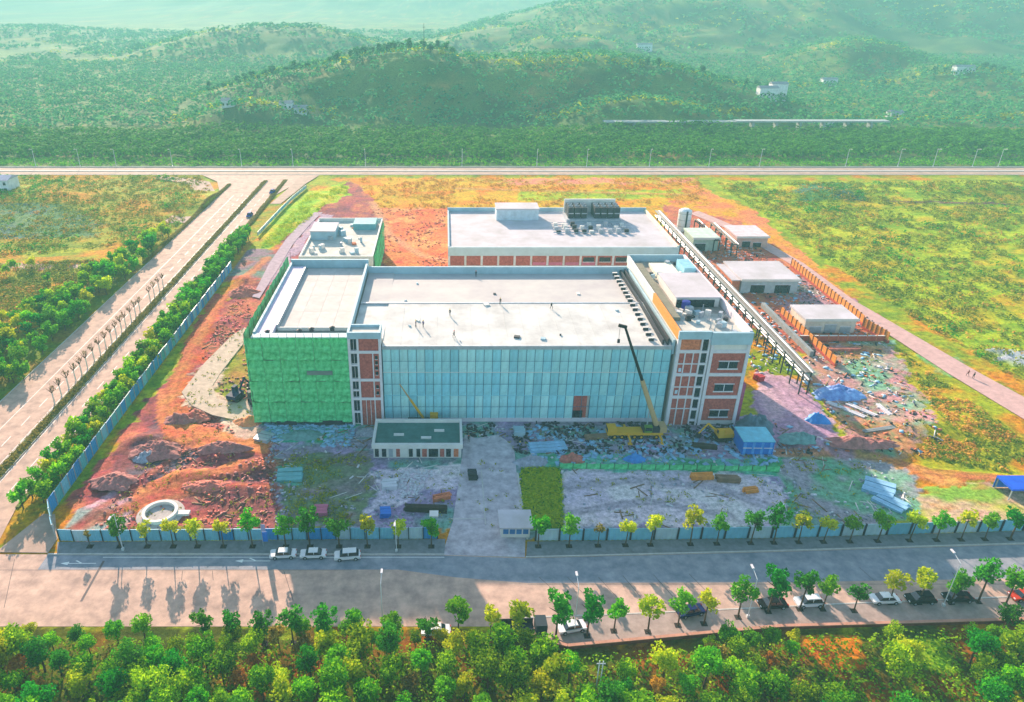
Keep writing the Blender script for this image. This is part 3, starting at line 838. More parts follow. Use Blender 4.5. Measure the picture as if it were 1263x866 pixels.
# ---- right office block
off = thing('office_block', 'four storey unfinished office block with red brick bays right of the mobile crane', 'building', (50.4,141.4,0))
OW, OD, OT = 15.9, 50.0, 23.6
MB().box(.2,.5,0,OW-.2,OD-.2,21.4).build('wall', m_cream, off)
fr = MB()
for (a, b_) in ((0,.7),(5.1,5.45),(6.7,7.05),(7.35,8.0),(15.2,15.9)): fr.box(a,0,0,b_,.5,22.0)
for z in (7.0, 12.7, 18.4): fr.box(.7,.03,z,5.1,.5,z+.75); fr.box(8.0,.03,z,15.2,.5,z+.75)
for z in (1.0,3.9,6.8,9.7,12.6,15.5,18.4): fr.box(5.45,.05,z,6.7,.5,z+.5)
for x in (1.9,3.7): fr.box(x,.12,0,x+.25,.45,18.4)
for z in (4.2,9.8,15.6): fr.box(.7,.14,z,5.1,.45,z+.25)
fr.build('concrete_frame', m_frame, off)
MB().box(0,-.1,21.8,7.05,.55,OT).build('front_parapet', m_parap, off); MB().box(7.05,-.3,20.6,OW,.55,OT-.2).build('front_parapet', m_parap, off)
MB().box(0,OD-.5,21.4,OW,OD,OT).build('rear_parapet', m_parap, off)
MB().box(0,.55,21.4,.5,22,OT).build('side_parapet', m_orange, off)
MB().box(0,22,21.4,.5,OD-.5,OT-.1).build('side_parapet', m_cream, off)
MB().box(OW-.7,.55,21.4,OW,OD-.5,OT).build('side_parapet', M('pink_white_coping', (240,224,230), .88, .7), off)
for (x0, z0, x1, z1, mt) in ((.7,0,5.1,7,m_brick),(.7,7.75,5.1,12.7,m_brick),(.7,13.45,5.1,18.4,m_brick),(.7,19.15,5.1,21.8,m_brick2),
                          (8.0,1.2,15.2,7,m_brick),(8.0,7.75,15.2,12.7,m_brick),(8.0,13.45,15.2,18.4,m_brick),(8.0,19.15,15.2,20.6,m_cream)):
    MB().box(x0,.25,z0,x1,.48,z1).build('brick_panel', mt, off)
for (z0, z1) in ((.3,.95),(1.6,3.8),(4.5,6.7),(7.4,9.6),(10.3,12.5),(13.2,15.4),(16.1,18.3),(19.0,21.6)):
    MB().box(5.47,.3,z0,6.68,.42,z1).build('window', m_glassd, off)
for z0 in (2.2, 8.9, 14.6):
    wn = MB().box(9.8,.17,z0,13.9,.3,z0+1.7).build('window', m_glassd, off)
    f_ = MB(); f_.box(9.6,.1,z0-.3,14.1,.28,z0); f_.box(9.6,.1,z0+1.7,14.1,.28,z0+1.9); f_.box(11.8,.1,z0,11.95,.2,z0+1.7)
    f_.build('frame', m_frame, wn)
for z in (7.9,13.5):
    wn = MB().box(1.1,.14,z+.3,1.7,.24,z+1.2).build('window', M('pale_window', (200,220,235), .9, .3), off)
MB().box(.5,.55,21.4,OW-.7,14,21.65).build('front_roof', m_roofg, off)
MB().box(.5,14,21.4,OW-.7,OD-.5,21.7).build('rear_roof', M('roof_brown_grey', (170,160,150), .8, .9, n=(.4,.3)), off)
st = MB(); st.box(4.4,18,21.7,14.6,34,23.9); st.build('roof_room', m_cream, off)
MB().box(4.2,17.8,23.9,14.8,34.2,24.2).build('roof_room_slab', m_roofw, off)
MB().box(4.5,17.7,21.7,13.4,17.98,23.5).build('roof_room_wall_shade', m_glassd, off)  # dark sheet stands in for shade on the roof room's front wall
MB().box(5,36,21.7,11,46,22.6).build('roof_room', M('roof_yellow_white', (240,236,214), .88, .7), off)
MB().box(11.8,37,21.7,14.8,44,24.4).build('roof_room', M('roof_box_blue', (150,206,226), .85, .5), off)
MB().box(1.4,10,21.7,3.2,46,22.5).build('roof_duct', M('roof_duct_olive', (150,146,126), .7, .8), off)
g = random.Random(5)
for i in range(34):
    x, y = g.uniform(3.6,14), g.choice([g.uniform(1.5,16), g.uniform(1.5,16), g.uniform(35,47)])
    a_, b_, h_ = g.uniform(.5,1.6), g.uniform(.5,1.6), g.uniform(.4,1.5)
    MB().obox((0,0,h_/2), (a_,b_,h_), g.uniform(0,1)).build(g.choice(['roof_unit','material_bundle']), g.choice([m_steel,m_cream,m_steeld,m_parap,m_netg if i % 9 == 0 else m_steel]), off, loc=(x,y,21.66 if y < 14 else 21.72))
for i in range(9):
    x = g.uniform(8,14.6); y = g.uniform(2,16)
    MB().tube((0,0,0),(g.uniform(-.2,.2),0,g.uniform(1.5,3)),.12,n=5).build('vent_pipe', m_steel, off, loc=(x,y,21.6))
MB().lathe([(0,0),(1.0,0),(1.0,2.0),(.9,2.2),(0,2.3)], 12).build('water_tank', M('tank_blue', (40,46,150), .9, .4), off, loc=(6.2,16.2,21.7))
# brick annexe low right with green props
MB().box(15.9,2,0,17.6,8,9.5).build('annexe', M('magenta_brick', (190,90,130), .8, .9, n=(2,.3)), off)
# ---- gatehouse
gh = thing('gatehouse', 'low flat building with dark green roof and white parapet at the entrance drive', 'building', (-15.2,128.4,0))
MB().box(.2,.2,0,18.8,9.6,2.9).build('wall', m_cream, gh)
MB().box(.5,.5,2.9,18.5,9.3,3.0).build('roof', m_teal, gh)
p = MB(); p.box(-.1,-.15,2.5,19.1,.45,3.6); p.box(-.1,9.3,2.6,19.1,9.8,3.75); p.box(-.1,.45,2.6,.45,9.3,3.6); p.box(18.55,.45,2.6,19.1,9.3,3.6)
p.build('parapet', m_cream, gh)
for (x0, x1, mt, nm) in ((.5,1.3,m_glassd,'window'),(2.0,2.9,m_glassd,'window'),(3.4,4.3,m_steel,'door'),(5.0,5.8,m_brick,'brick_panel'),(6.4,7.2,m_cream,'door'),(7.7,8.5,m_glassd,'window'),(9.3,10.1,m_glassd,'window'),(10.5,11.5,m_brick,'brick_panel'),(11.9,13.9,m_glassd,'window'),(14.3,15.2,m_brick,'brick_panel'),(15.6,16.6,m_glassd,'window'),(17.2,18.2,m_brick2,'brick_panel')):
    MB().box(x0,.08,.3,x1,.22,2.3).build(nm, mt, gh)
for (x, y) in ((4.3,4),(10.2,2.8),(13,5.6)):
    MB().box(x,y,3.0,x+2.2,y+.5,3.4).build('roof_box', m_cream, gh)
# ---- rear building
rb = thing('rear_workshop', 'long low brick workshop with white roof behind the main hall', 'building', (1.2,225,0))
RW, RD, RH = 74.5, 44.0, 14.4
MB().box(.2,.4,0,RW,RD,RH-1).build('wall', m_cream, rb)
MB().box(.4,.8,RH-1,RW-.4,RD-.4,RH-.6).build('roof', m_roofw, rb)
p = MB(); p.box(0,-.1,RH-2.9,RW,.6,RH); p.build('front_parapet', M('fascia_blue_grey', (196,212,222), .85, .7, n=(.3,.1)), rb)
p = MB(); p.box(0,RD-.5,RH-1.4,RW,RD,RH+.8); p.box(0,.6,RH-1.4,.5,RD-.5,RH+.1); p.build('parapet', m_parap, rb)
MB().box(RW-.6,.6,RH-1.4,RW,RD-.5,RH+.3).build('parapet', M('yellow_white_coping', (244,238,206), .88, .7), rb)
cxs = [0,5.3,10.6,16,21.3,26.7,32,37.3,42.7,48,53.3,58.7,64,69.3,RW-.7]
cm = MB().box(0,.05,0,.7,.45,RH-2.9).mesh('column', m_frame)
for i, x in enumerate(cxs):
    o = ob('column', cm, rb, (x, 0, 0)); o.scale = (1 if i % 2 == 0 else .5, 1, 1)
for i in range(len(cxs)-1):
    MB().box(cxs[i]+.7,.22,0,cxs[i+1],.42,RH-2.9).build('brick_panel', m_brick, rb)
fb = MB(); fb.box(0,.12,7.6,RW,.4,8.1); fb.build('floor_band', m_frame, rb)
for i in range(8, 13):
    wn = MB().box(cxs[i]+1.2,.16,9.4,cxs[i+1]-.5,.24,10.9).build('window', m_glassd, rb)
    MB().box(cxs[i]+1.1,.1,9.2,cxs[i+1]-.4,.2,9.4).build('sill', m_frame, wn)
for i in range(5,9):
    MB().box(cxs[i]+.9,.1,8.2,cxs[i+1]-.2,.24,9.2).build('pink_panel', M('pink_board', (206,110,140), .85, .8), rb)
MB().box(17.6,32,RH-.6,32.8,40,RH+3.2).build('penthouse', M('penthouse_pale', (206,220,230), .85, .7), rb)
MB().box(17.4,31.8,RH+3.2,33,40.2,RH+3.7).build('penthouse_roof', m_roofw, rb)
pf = MB(); pf.box(42.5,29,RH-.6,62,38.5,RH+.6)
pf.build('cooler_platform', m_steel, rb)
for i in range(8):
    if i == 3: continue
    x = 43.2+i*2.35
    c_ = MB().box(x,30.5,RH+.6,x+2.0,37.5,RH+4.4).build('cooling_unit', m_steeld, rb)
    MB().lathe([(.8,RH+4.4),(.85,RH+4.7),(.75,RH+4.7),(.7,RH+4.4)], 10, (x+1,32.6)).build('fan_ring', m_steel, c_)
    MB().lathe([(.8,RH+4.4),(.85,RH+4.7),(.75,RH+4.7),(.7,RH+4.4)], 10, (x+1,35.4)).build('fan_ring', m_steel, c_)
    MB().box(x+.1,30.35,RH+2.2,x+1.9,30.5,RH+2.5).build('rail', m_steel, c_)
MB().box(42.8,38.5,RH,61.5,39.2,RH+5.4).build('screen', m_cream, rb)
for i in range(9):
    for j in range(3):
        x, y = 38+i*2.9+g.uniform(-.3,.3), 17+j*4
        if g.random() < .12: continue
        h_ = g.uniform(.9,1.7)
        MB().box(-.7,-.5,0,.7,.5,h_).build('roof_unit', g.choice([m_steel,m_cream,m_steeld,m_cream]), rb, loc=(x,y,RH-.6))
for i in range(5):
    MB().tube((36+i*.2,16+i*3,RH-.2),(64,16+i*3,RH-.2),.12,n=5).build('roof_pipe', m_steel, rb)
# ---- small building rear left
lb = thing('pump_house', 'small cluttered building with green net on its right side behind the left wing', 'building', (-46.6,222,0))
MB().box(.2,.3,0,23.6,42,11.2).build('wall', m_cream, lb)
MB().box(.5,.6,11.2,23.3,41.7,11.4).build('roof', m_roofg, lb)
p = MB(); p.box(0,-.1,9.6,23.8,.5,12.4); p.box(0,41.7,10,23.8,42.2,12.6); p.box(0,.5,10,.5,41.7,12.2); p.box(23.3,.5,10,23.8,41.7,12.4)
p.build('parapet', m_cream, lb)
for (a, b_, mt) in ((1,7,m_cream),(8,12,m_cream),(16.5,21.5,m_brick)): MB().box(a,-.2,8.4,b_,-.08,11.6).build('front_panel', mt, lb)
MB().box(.6,20,11.4,9,30,14.2).build('roof_room', m_parap, lb)
MB().box(.4,19.8,14.2,9.2,30.2,14.5).build('roof_room_slab', m_roofw, lb)
MB().box(14,31,11.4,22,39,13.6).build('roof_room', M('teal_panel', (120,186,190), .8, .7), lb)
for i in range(26):
    x, y = g.uniform(2,22), g.uniform(2,38); a_, h_ = g.uniform(.6,2.2), g.uniform(.4,1.8)
    MB().obox((0,0,h_/2),(a_,a_*g.uniform(.5,1.4),h_),g.uniform(0,1)).build('roof_unit', g.choice([m_steel,m_cream,m_steeld,m_parap,m_brick2]), lb, loc=(x,y,11.38))
nl = thing('side_netting', 'narrow strip of green net hanging on the right wall of the small rear building', 'scaffold net', (-22.4,223,0))
for j in range(9):
    o = ob('net_sheet', nets[j % 4], nl, (0, j*4.4, 1.5)); o.rotation_euler = (0,0,R(90)); o.scale = (1.2,1,2.05)
# ---- sheds on the right
def shed(name, label, u0, u1, v, vb, h, wallm, roofm, doors, depth):
    x0, y = P(u0, v); x1, _ = P(u1, v)
    s_ = thing(name, label, 'shed', (x0, y, 0)); w_ = x1-x0
    MB().box(.2,.2,0,w_-.2,depth,h-.2).build('wall', wallm, s_)
    MB().box(-.2,-.4,h-.2,w_+.2,depth+.4,h+.35).build('roof', roofm, s_)
    MB().box(-.25,-.5,h-.3,w_+.25,-.4,h+.5).build('fascia', m_cream, s_)
    for (a, b_, z1, mt) in doors:
        dd = MB().box(a*w_,.05,0.1,b_*w_,.24,z1).build('door' if z1 > 2 else 'window', mt, s_)
        MB().box(a*w_-.1,.0,z1,b_*w_+.1,.2,z1+.15).build('lintel', m_frame, dd)
    return s_, w_
s1, w1 = shed('garage_shed', 'white shed with two dark garage openings, largest of the sheds on the right', 912, 983, 362, 0, 4.6, M('shed_grey_blue', (186,200,206), .8, .8), m_roofw, ((.18,.42,2.9,m_glassd),(.6,.86,2.9,m_glassd)), 17)
MB().box(-2.6,1,0,0,16,4.0).build('brick_annexe', m_brick2, s1)
MB().box(-2.8,.8,4.0,0,16.2,4.3).build('annexe_roof', m_roofw, s1)
for i in range(4): MB().box(-2.72,2+i*3.4,1,-2.6,3.6+i*3.4,3).build('window', m_glassd, s1)
s2, w2 = shed('store_shed', 'white shed behind the red brick wall, nearest of the sheds on the right', 990, 1054, 411, 0, 4.2, M('shed_cream', (232,216,200), .85, .8), m_roofw, ((.12,.34,1.9,m_steel),(.4,.62,2.6,m_steel),(.7,.9,1.9,m_steel)), 10)
s3, w3 = shed('pump_shed', 'small pale pink roofed shed farthest back beside the dirt road', 907, 946, 305, 0, 4.0, M('shed_pinkish', (220,180,170), .8, .8), M('pink_roof', (236,206,210), .85, .7), ((.2,.45,2.3,m_glassd),(.55,.8,1.8,m_glassd)), 14)
s4, w4 = shed('tank_shed', 'grey green flat shed beside the white tank behind the pipe rack', 853, 885, 310, 0, 5.0, M('shed_sage', (176,200,186), .8, .8), M('sage_roof', (206,222,206), .85, .7), ((.1,.5,3,m_glassd),), 12)
tk = P(842, 284)
tank = thing('storage_tank', 'tall white cylindrical tank behind the right end of the rear workshop', 'tank', (tk[0], tk[1], 0))
MB().lathe([(0,0),(2.6,0),(2.6,8.2),(1.4,9.0),(0,9.2)], 20).build('shell', M('tank_white', (232,236,240), .9, .5, n=(.5,.08)), tank, smooth=False)
for z in (2,4.6,7.2): MB().lathe([(2.6,z),(2.68,z),(2.68,z+.2),(2.6,z+.2)], 20).build('band', m_steel, tank)
MB().box(-.3,-2.9,0,.3,-2.6,8.6).build('ladder', m_steeld, tank)
# steel racks beside the tank
for q, (u, v, L_, lab) in enumerate(((872,300,30,'steel pipe trestle left of the small sage shed'), (893,305,28,'steel pipe trestle right of the small sage shed'))):
    x, y = P(u, v)
    t_ = thing('pipe_trestle', lab, 'pipe trestle', (x, y-10, 0), group='pipe trestles by the tank')
    for i in range(5):
        f_ = MB(); f_.box(-1.2,i*6,0,-.9,i*6+.3,5); f_.box(.9,i*6,0,1.2,i*6+.3,5); f_.box(-1.2,i*6,4.2,1.2,i*6+.3,4.5); f_.build('support', m_steeld, t_)
    for x_ in (-.8,0,.8): MB().tube((x_,-1,4.8),(x_,26,4.8),.2,n=6).build('pipe', m_steeld if x_ < .5 else m_steel, t_)
# ---- long pipe rack
pk = thing('pipe_rack', 'long steel pipe rack running beside the office block toward the tank', 'pipe rack', (88.0,155.4,0))
for i in range(26):
    y = i*5.4
    f_ = MB(); f_.box(-1.1,y,0,-.85,y+.3,6.5); f_.box(.85,y,0,1.1,y+.3,6.5); f_.box(-1.2,y+.02,4.1,1.2,y+.25,4.4); f_.box(-1.2,y+.02,6.2,1.2,y+.25,6.48)
    f_.build('support', m_steeld, pk)
for x in (-1.05,1.05): MB().box(x-(.12 if x < 0 else .2),-1,6.5,x+(.12 if x < 0 else .2),139.6,6.75).build('edge_beam', M('rack_white', (176,182,184), .6, .7), pk)
for k_, x in enumerate((-.65,-.25,.2,.65)): MB().tube((x,-1,6.6),(x,139.6,6.6),.2,n=6).build('pipe', (m_steeld,m_steeld,m_steeld,m_steel)[k_], pk)
for x in (-.7,.1,.8): MB().tube((x,-1,4.65),(x,139.6,4.65),.22,n=6).build('pipe', m_steel, pk)
# second bridge-like run on the far side
pk2 = thing('cable_trough', 'short white concrete trough between the pipe rack and the orange timber wall', 'trough', (P(985,420)[0]-1, P(985,440)[1], 0))
MB().box(-.5,0,0,.5,34,1.6).build('trough_wall', M('rack_white', (0,0,0)), pk2)
for i in range(8): MB().box(.5,i*4,0,1.0,i*4+.4,1.7).build('rib', m_steeld, pk2)
# ---- orange slatted walls and red brick dwarf walls
def slatwall(name, label, a, c, h, n):
    d = Vector((c[0]-a[0], c[1]-a[1], 0)); L = d.length
    t_ = thing(name, label, 'wall', (a[0], a[1], 0), math.atan2(d.y, d.x), 'orange board walls around the sheds')
    MB().box(0,-.3,0,L,.3,.7).build('base_wall', M('base_red_brick', (190,80,66), .85, .9, n=(1.5,.25)), t_)
    sm_ = MB().box(.1,-.12,.7,L/n-.35,.12,h).mesh('board', m_orange)
    pm_ = MB().box(-.2,-.22,.7,.05,.22,h+.25).mesh('post', M('wall_post_brown', (150,92,60), .8, .8))
    for i in range(n):
        ob('board', sm_, t_, (i*L/n, 0, 0)); ob('post', pm_, t_, (i*L/n, 0, 0))
    return t_
slatwall('board_wall', 'long orange board wall along the dirt road past the sheds', (123.6,246), (123.6,196), 3.0, 22)
slatwall('board_wall', 'orange board wall between the pipe rack and the nearest white shed', P(962,388), P(1030,452), 2.6, 13)
slatwall('board_wall', 'short orange board wall beside the dirt road right of the nearest shed', (122.5,194), (124.5,184), 3.2, 6)
a, c = P(985,421), P(1092,421)
bw = thing('brick_wall', 'low red brick wall in front of the nearest white shed', 'wall', (a[0], a[1], 0))
L = c[0]-a[0]
for i in range(9): MB().box(.03+i*L/9,0,0,(i+1)*L/9-.12,.4,1.6).build('wall_bay', M('base_red_brick', (0,0,0)), bw)
for i in range(10): MB().box(i*L/9-.12,-.1,0,i*L/9+.03,.5,1.9).build('pier', m_brick2, bw)
MB().box(0,.0,1.6,L,.4,1.75).build('coping', m_cream, bw)
# ---- guard booth
x, y = P(618, 664)
gb = thing('guard_booth', 'small white guard booth with blue windows at the entrance gate', 'guard booth', (x, y, 0))
MB().box(0,.2,0,5.2,3.4,2.5).build('wall', m_cream, gb)
MB().box(-.4,-.5,2.5,5.7,4.6,2.85).build('roof', m_roofw, gb)
for i in range(4): MB().box(.35+i*1.2,.1,.9,1.3+i*1.2,.22,2.1).build('window', M('blue_window', (60,120,180), .9, .3), gb)
MB().box(5.2,.8,.1,5.3,1.7,2.1).build('door', m_steel, gb)
# ---- sliding gate leaf beside the booth
gx_, gy_ = P(556, 652)
x, y = P(531, 662)
gp = thing('gate_pier', 'pale concrete gate pier left of the entrance drive', 'gate pier', (x, y, 0))
MB().box(0,0,0,1.3,1.3,4.6).build('shaft', m_parap, gp); MB().box(-.15,-.15,4.6,1.45,1.45,4.85).build('cap', m_cream, gp)

# ================================================================ FENCES
mp = [M('hoarding_'+n_, c_, .85, .45, n=(.6,.12), obj_rand=.10) for n_, c_ in (('blue',(52,150,214)),('light',(130,200,226)),('pale',(190,216,226)),('teal',(90,176,186)))]
def corr(L, h, mat):
    mb = MB(); n = 8
    for s in (0, 1):
        for i in range(n):
            xa, xb = L*i/n, L*(i+1)/n
            ya, yb = ((-.05, .05) if i % 2 else (.05, -.05))
            o_ = s*.04
            q = [(xa,ya+o_,0),(xb,yb+o_,0),(xb,yb+o_,h),(xa,ya+o_,h)]
            mb.add(q, [(0,1,2,3) if s == 0 else (3,2,1,0)])
    mb.box(0,-.06,h,L,.09,h+.07)
    return mb
def fence(label, pts, n, h, pal, post=m_steel, postw=.12, lean=.0, group=None):
    a = pts[0]
    t_ = thing('hoarding_fence', label, 'fence', (a[0], a[1], 0), group=group)
    segs = []; tot = 0
    for p_, q_ in zip(pts, pts[1:]):
        L_ = math.hypot(q_[0]-p_[0], q_[1]-p_[1]); segs.append((tot, L_, p_, q_)); tot += L_
    st_ = tot/n
    ms = [corr(st_-.1, h, mt).mesh('panel', mt) for mt in pal]
    pmh = MB().box(-postw/2,-.14,0,postw/2,.14,h+.15).mesh('post', post)
    for i in range(n+1):
        def pt(s_):
            for (s0, L_, p_, q_) in segs:
                if s_ <= s0+L_+1e-6: break
            f_ = (s_-s0)/L_; return Vector((p_[0]+(q_[0]-p_[0])*f_-a[0], p_[1]+(q_[1]-p_[1])*f_-a[1], 0))
        p0 = pt(i*st_)
        p1 = pt(min(tot, (i+1)*st_)) if i < n else pt(tot)
        p_1 = pt((i-1)*st_) if i else p0
        d = (p1-p0) if i < n else (p0-p_1)
        rz = math.atan2(d.y, d.x)
        o = ob('post', pmh, t_, p0, rz)
        if i < n:
            o = ob('panel', ms[rnd.choice(range(len(ms)))], t_, p0 + d.normalized()*.05, rz + rnd.uniform(-.012,.012))
            o.rotation_euler = (rnd.uniform(-.03,.03), 0, rz)
    return t_
fence('blue corrugated hoarding running along the highway verge on the left', [(-70.6,103.3),(-74.8,109.9),(-75.2,150),(-75.0,243)], 52, 3.1, [mp[0],mp[0],mp[1],mp[3]], group='hoardings around the site')
fence('pale low boundary wall panels curving beside the far end of the highway', [P(318,291),P(345,262),P(362,245),P(378,232)], 30, 1.5, [mp[2],mp[2],mp[1]], group='hoardings around the site')
fence('blue and white hoarding along the front road left of the entrance', [(-69.6,102.7),(-66,102.5),(-30,102.9),(-1.2,103.2)], 26, 2.5, [mp[1],mp[0],mp[2],mp[1]], post=m_steeld, group='hoardings around the site')
fence('pale blue hoarding with dark posts along the front road right of the entrance', [(16.5,102.7),(30,102.8),(60,103.4),(106.8,105.4),(128,107.2)], 26, 2.5, [mp[2],mp[1],mp[1]], post=m_steeld, postw=.3, group='hoardings around the site')
# low green net fence
a, c = P(690,578), P(962,582)
gn = thing('green_net_fence', 'low bright green net fence across the yard behind the pale slab', 'net fence', (a[0], a[1], 0))
L = c[0]-a[0]; gnm = netsheet(L/16-.1, 1.3, 3, 'net_sheet', m_netg, 6, 4)
for i in range(16):
    ob('net_sheet', gnm, gn, (i*L/16, i*(c[1]-a[1])/16, 0)); ob('stake', MB().box(-.05,0,0,.05,.1,1.5).mesh('stake', m_steeld) if i == 0 else stk_, gn, (i*L/16-.05, i*(c[1]-a[1])/16+.05, 0))
    if i == 0: stk_ = [o for o in gn.children if o.name.startswith('stake')][0].data
# dwarf wall along the wood edge
lw = thing('dwarf_wall', 'low reddish brown retaining wall between the near footway and the wood', 'wall', (8,82.3,0))
m_dw = M('dwarf_wall_brick', (140,84,66), .8, .9, n=(1.2,.3))
pts = [(8,82.2),(18.7,78.7),(52.5,82.5),(92,83.9),(112,85)]
for p_, q_ in zip(pts, pts[1:]):
    n_ = max(1, int(math.hypot(q_[0]-p_[0], q_[1]-p_[1])/4.5))
    for i in range(n_):
        f0, f1 = i/n_, (i+1)/n_
        x0, y0 = p_[0]+(q_[0]-p_[0])*f0, p_[1]+(q_[1]-p_[1])*f0; x1, y1 = p_[0]+(q_[0]-p_[0])*f1, p_[1]+(q_[1]-p_[1])*f1
        L_ = math.hypot(x1-x0, y1-y0)
        MB().box(0,-.2,-.1,L_-.06,.2,.55).build('wall_bay', m_dw, lw, loc=(x0-8, y0-82.3, 0), rz=math.atan2(y1-y0, x1-x0))
        MB().box(-.02,-.26,.55,L_-.04,.26,.68).build('coping', M('dwarf_coping', (206,150,130), .8, .9), lw, loc=(x0-8, y0-82.3, 0), rz=math.atan2(y1-y0, x1-x0))
# ================================================================ VEHICLES AND MACHINES
m_tyre = M('tyre', (26,26,28), 1, .8)
m_carglass = M('car_glass', (24,32,44), 1, .15, spec=.8)
m_lampw = M('headlight_glass', (230,235,240), 1, .2)
m_lampr = M('tail_light', (170,20,24), 1, .3)
def paint(name, c): return M('paint_'+name, c, .9, .65, n=(.5,.04), spec=.06)
def make_car(name, label, col, loc, rz, cat='car', suv=False, group=None):
    t_ = thing(name, label, cat, loc, rz, group)
    h = 1.72 if suv else 1.46; hb = .98 if suv else .88
    prof = [(-2.3,.35),(-2.32,.72),(-2.15,hb-.05),(-1.0,hb),(1.1,hb) if not suv else (1.7,hb),(2.05,hb-.06),(2.3,.7),(2.28,.35)]
    b_ = MB()
    wy = [(.86,0)]
    n = len(prof)
    vs = []
    for yy, sc_ in ((-.88,1.0),(-.92,.985),( .92,.985),(.88,1.0)):
        vs += [(x*sc_, yy, z) for x, z in prof]
    fs = []
    for k_ in range(3):
        for i in range(n):
            j = (i+1) % n
            fs.append((k_*n+i, k_*n+j, (k_+1)*n+j, (k_+1)*n+i))
    fs += [tuple(range(n-1,-1,-1)), tuple(range(3*n, 4*n))]
    b_.add(vs, fs).build('body', col, t_)
    ca_ = (-1.35,-.75,.75 if not suv else 1.5,1.45 if not suv else 1.95)
    g_ = MB().add([(ca_[0],-.8,hb),(ca_[3],-.8,hb),(ca_[3],.8,hb),(ca_[0],.8,hb),(ca_[1],-.64,h-.06),(ca_[2],-.64,h-.06),(ca_[2],.64,h-.06),(ca_[1],.64,h-.06)], [(0,1,5,4),(1,2,6,5),(2,3,7,6),(3,0,4,7)])
    gls = g_.build('windows', m_carglass, t_)
    MB().add([(ca_[1]-.06,-.67,h-.07),(ca_[2]+.06,-.67,h-.07),(ca_[2]+.06,.67,h-.07),(ca_[1]-.06,.67,h-.07),(ca_[1]+.1,-.58,h),(ca_[2]-.1,-.58,h),(ca_[2]-.1,.58,h),(ca_[1]+.1,.58,h)], [(0,3,2,1),(4,5,6,7),(0,1,5,4),(1,2,6,5),(2,3,7,6),(3,0,4,7)]).build('roof', col, t_)
    pl = MB()
    for s in (-1, 1):
        pl.obox((.15,s*.735,(hb+h)/2-.03),(.1,.06,h-hb-.04),0)
    pl.build('door_pillar', col, t_)
    for x in (-1.4, 1.4):
        for s in (-1, 1):
            w_ = MB().tube((x,s*.74,.33),(x,s*.97,.33),.34,n=12).build('wheel', m_tyre, t_)
            MB().tube((x,s*.965,.33),(x,s*.985,.33),.19,n=8).build('rim', m_steel, w_)
    for s in (-1, 1):
        MB().box(-2.33,s*.6-.18,.6,-2.2,s*.6+.18,.75).build('headlight', m_lampw, t_)
        MB().box(2.17,s*.62-.16,.62,2.31,s*.62+.16,.8).build('tail_light', m_lampr, t_)
    return t_
GC = 'white cars parked by the left hoarding'
x, y = P(350, 686); make_car('parked_car', 'white car by the left hoarding, first from the left of the three parked in line', paint('white', (240,240,242)), (x, y, .02), R(4), group=GC)
x, y = P(387, 686); make_car('parked_car', 'white car by the left hoarding, middle one of the three parked in line', paint('white', (0,0,0)), (x, y, .02), R(3), group=GC)
x, y = P(429, 688); make_car('parked_car', 'white car nearest the entrance of the three parked by the left hoarding', paint('white', (0,0,0)), (x, y, .02), R(6), suv=True, group=GC)
GP = 'cars parked among the near street trees'
for (u, v, cn, cc, lab, suv, rz) in ((538,781,'white',0,'white car behind the wood left of the dark truck on the near kerb',False,2),(705,777,'white',0,'small white car between two round trees right of the dark truck',False,12),
        (851,757,'navy',(28,40,92),'dark blue car parked among the near street trees',False,14),(952,748,'black',(22,24,30),'black car under a tree right of the dark blue one on the near kerb',False,4),
        (997,746,'silver',(226,230,236),'silver white car with dark windows between two near street trees',True,4),(1090,742,'white',0,'white car at the right between the silver car and the two black ones',False,2),
        (1134,742,'black',0,'black car just left of the right hand lamp post',True,3),(1180,740,'black',0,'black car just right of the right hand lamp post',False,3),(1262,738,'red',(196,60,40),'red car cut by the right edge of the photo',False,5)):
    x, y = P(u, v); make_car('parked_car', lab, paint(cn, cc or (0,0,0)), (x, y, .1), R(rz), suv=suv, group=GP)
for (u, v, lab) in ((336,238,'dark blue car far along the highway, the farther of two'),(308,267,'dark blue car on the highway, the nearer of two')):
    x, y = P(u, v); make_car('driving_car', lab, paint('blue', (30,50,150)), (x, y, .03), R(85), suv=True, group='blue cars on the highway')
# dark truck near kerb
x, y = P(645, 782)
tr = thing('box_truck', 'dark open truck parked behind the yellow green tree on the near kerb', 'truck', (x, y, .1), R(2))
MB().box(-3.6,-1.05,1.0,1.6,1.05,1.25).build('bed', m_steeld, tr)
for s in (-1,1): MB().box(-3.6,s*1.05-.05,1.25,1.6,s*1.05+.05,2.1).build('bed_side', m_steeld, tr)
MB().box(1.8,-1.1,.7,3.5,1.1,2.7).build('cab', paint('slate', (60,70,80)), tr)
MB().box(3.45,-.95,1.7,3.56,.95,2.5).build('windscreen', m_carglass, tr)
for xx in (-2.8,-1.7,2.6):
    for s in (-1,1):
        w_ = MB().tube((xx,s*.8,.5),(xx,s*1.1,.5),.5,n=12).build('wheel', m_tyre, tr)
m_yel = paint('machine_yellow', (226,172,48)); m_tan = paint('boom_tan', (196,164,120))
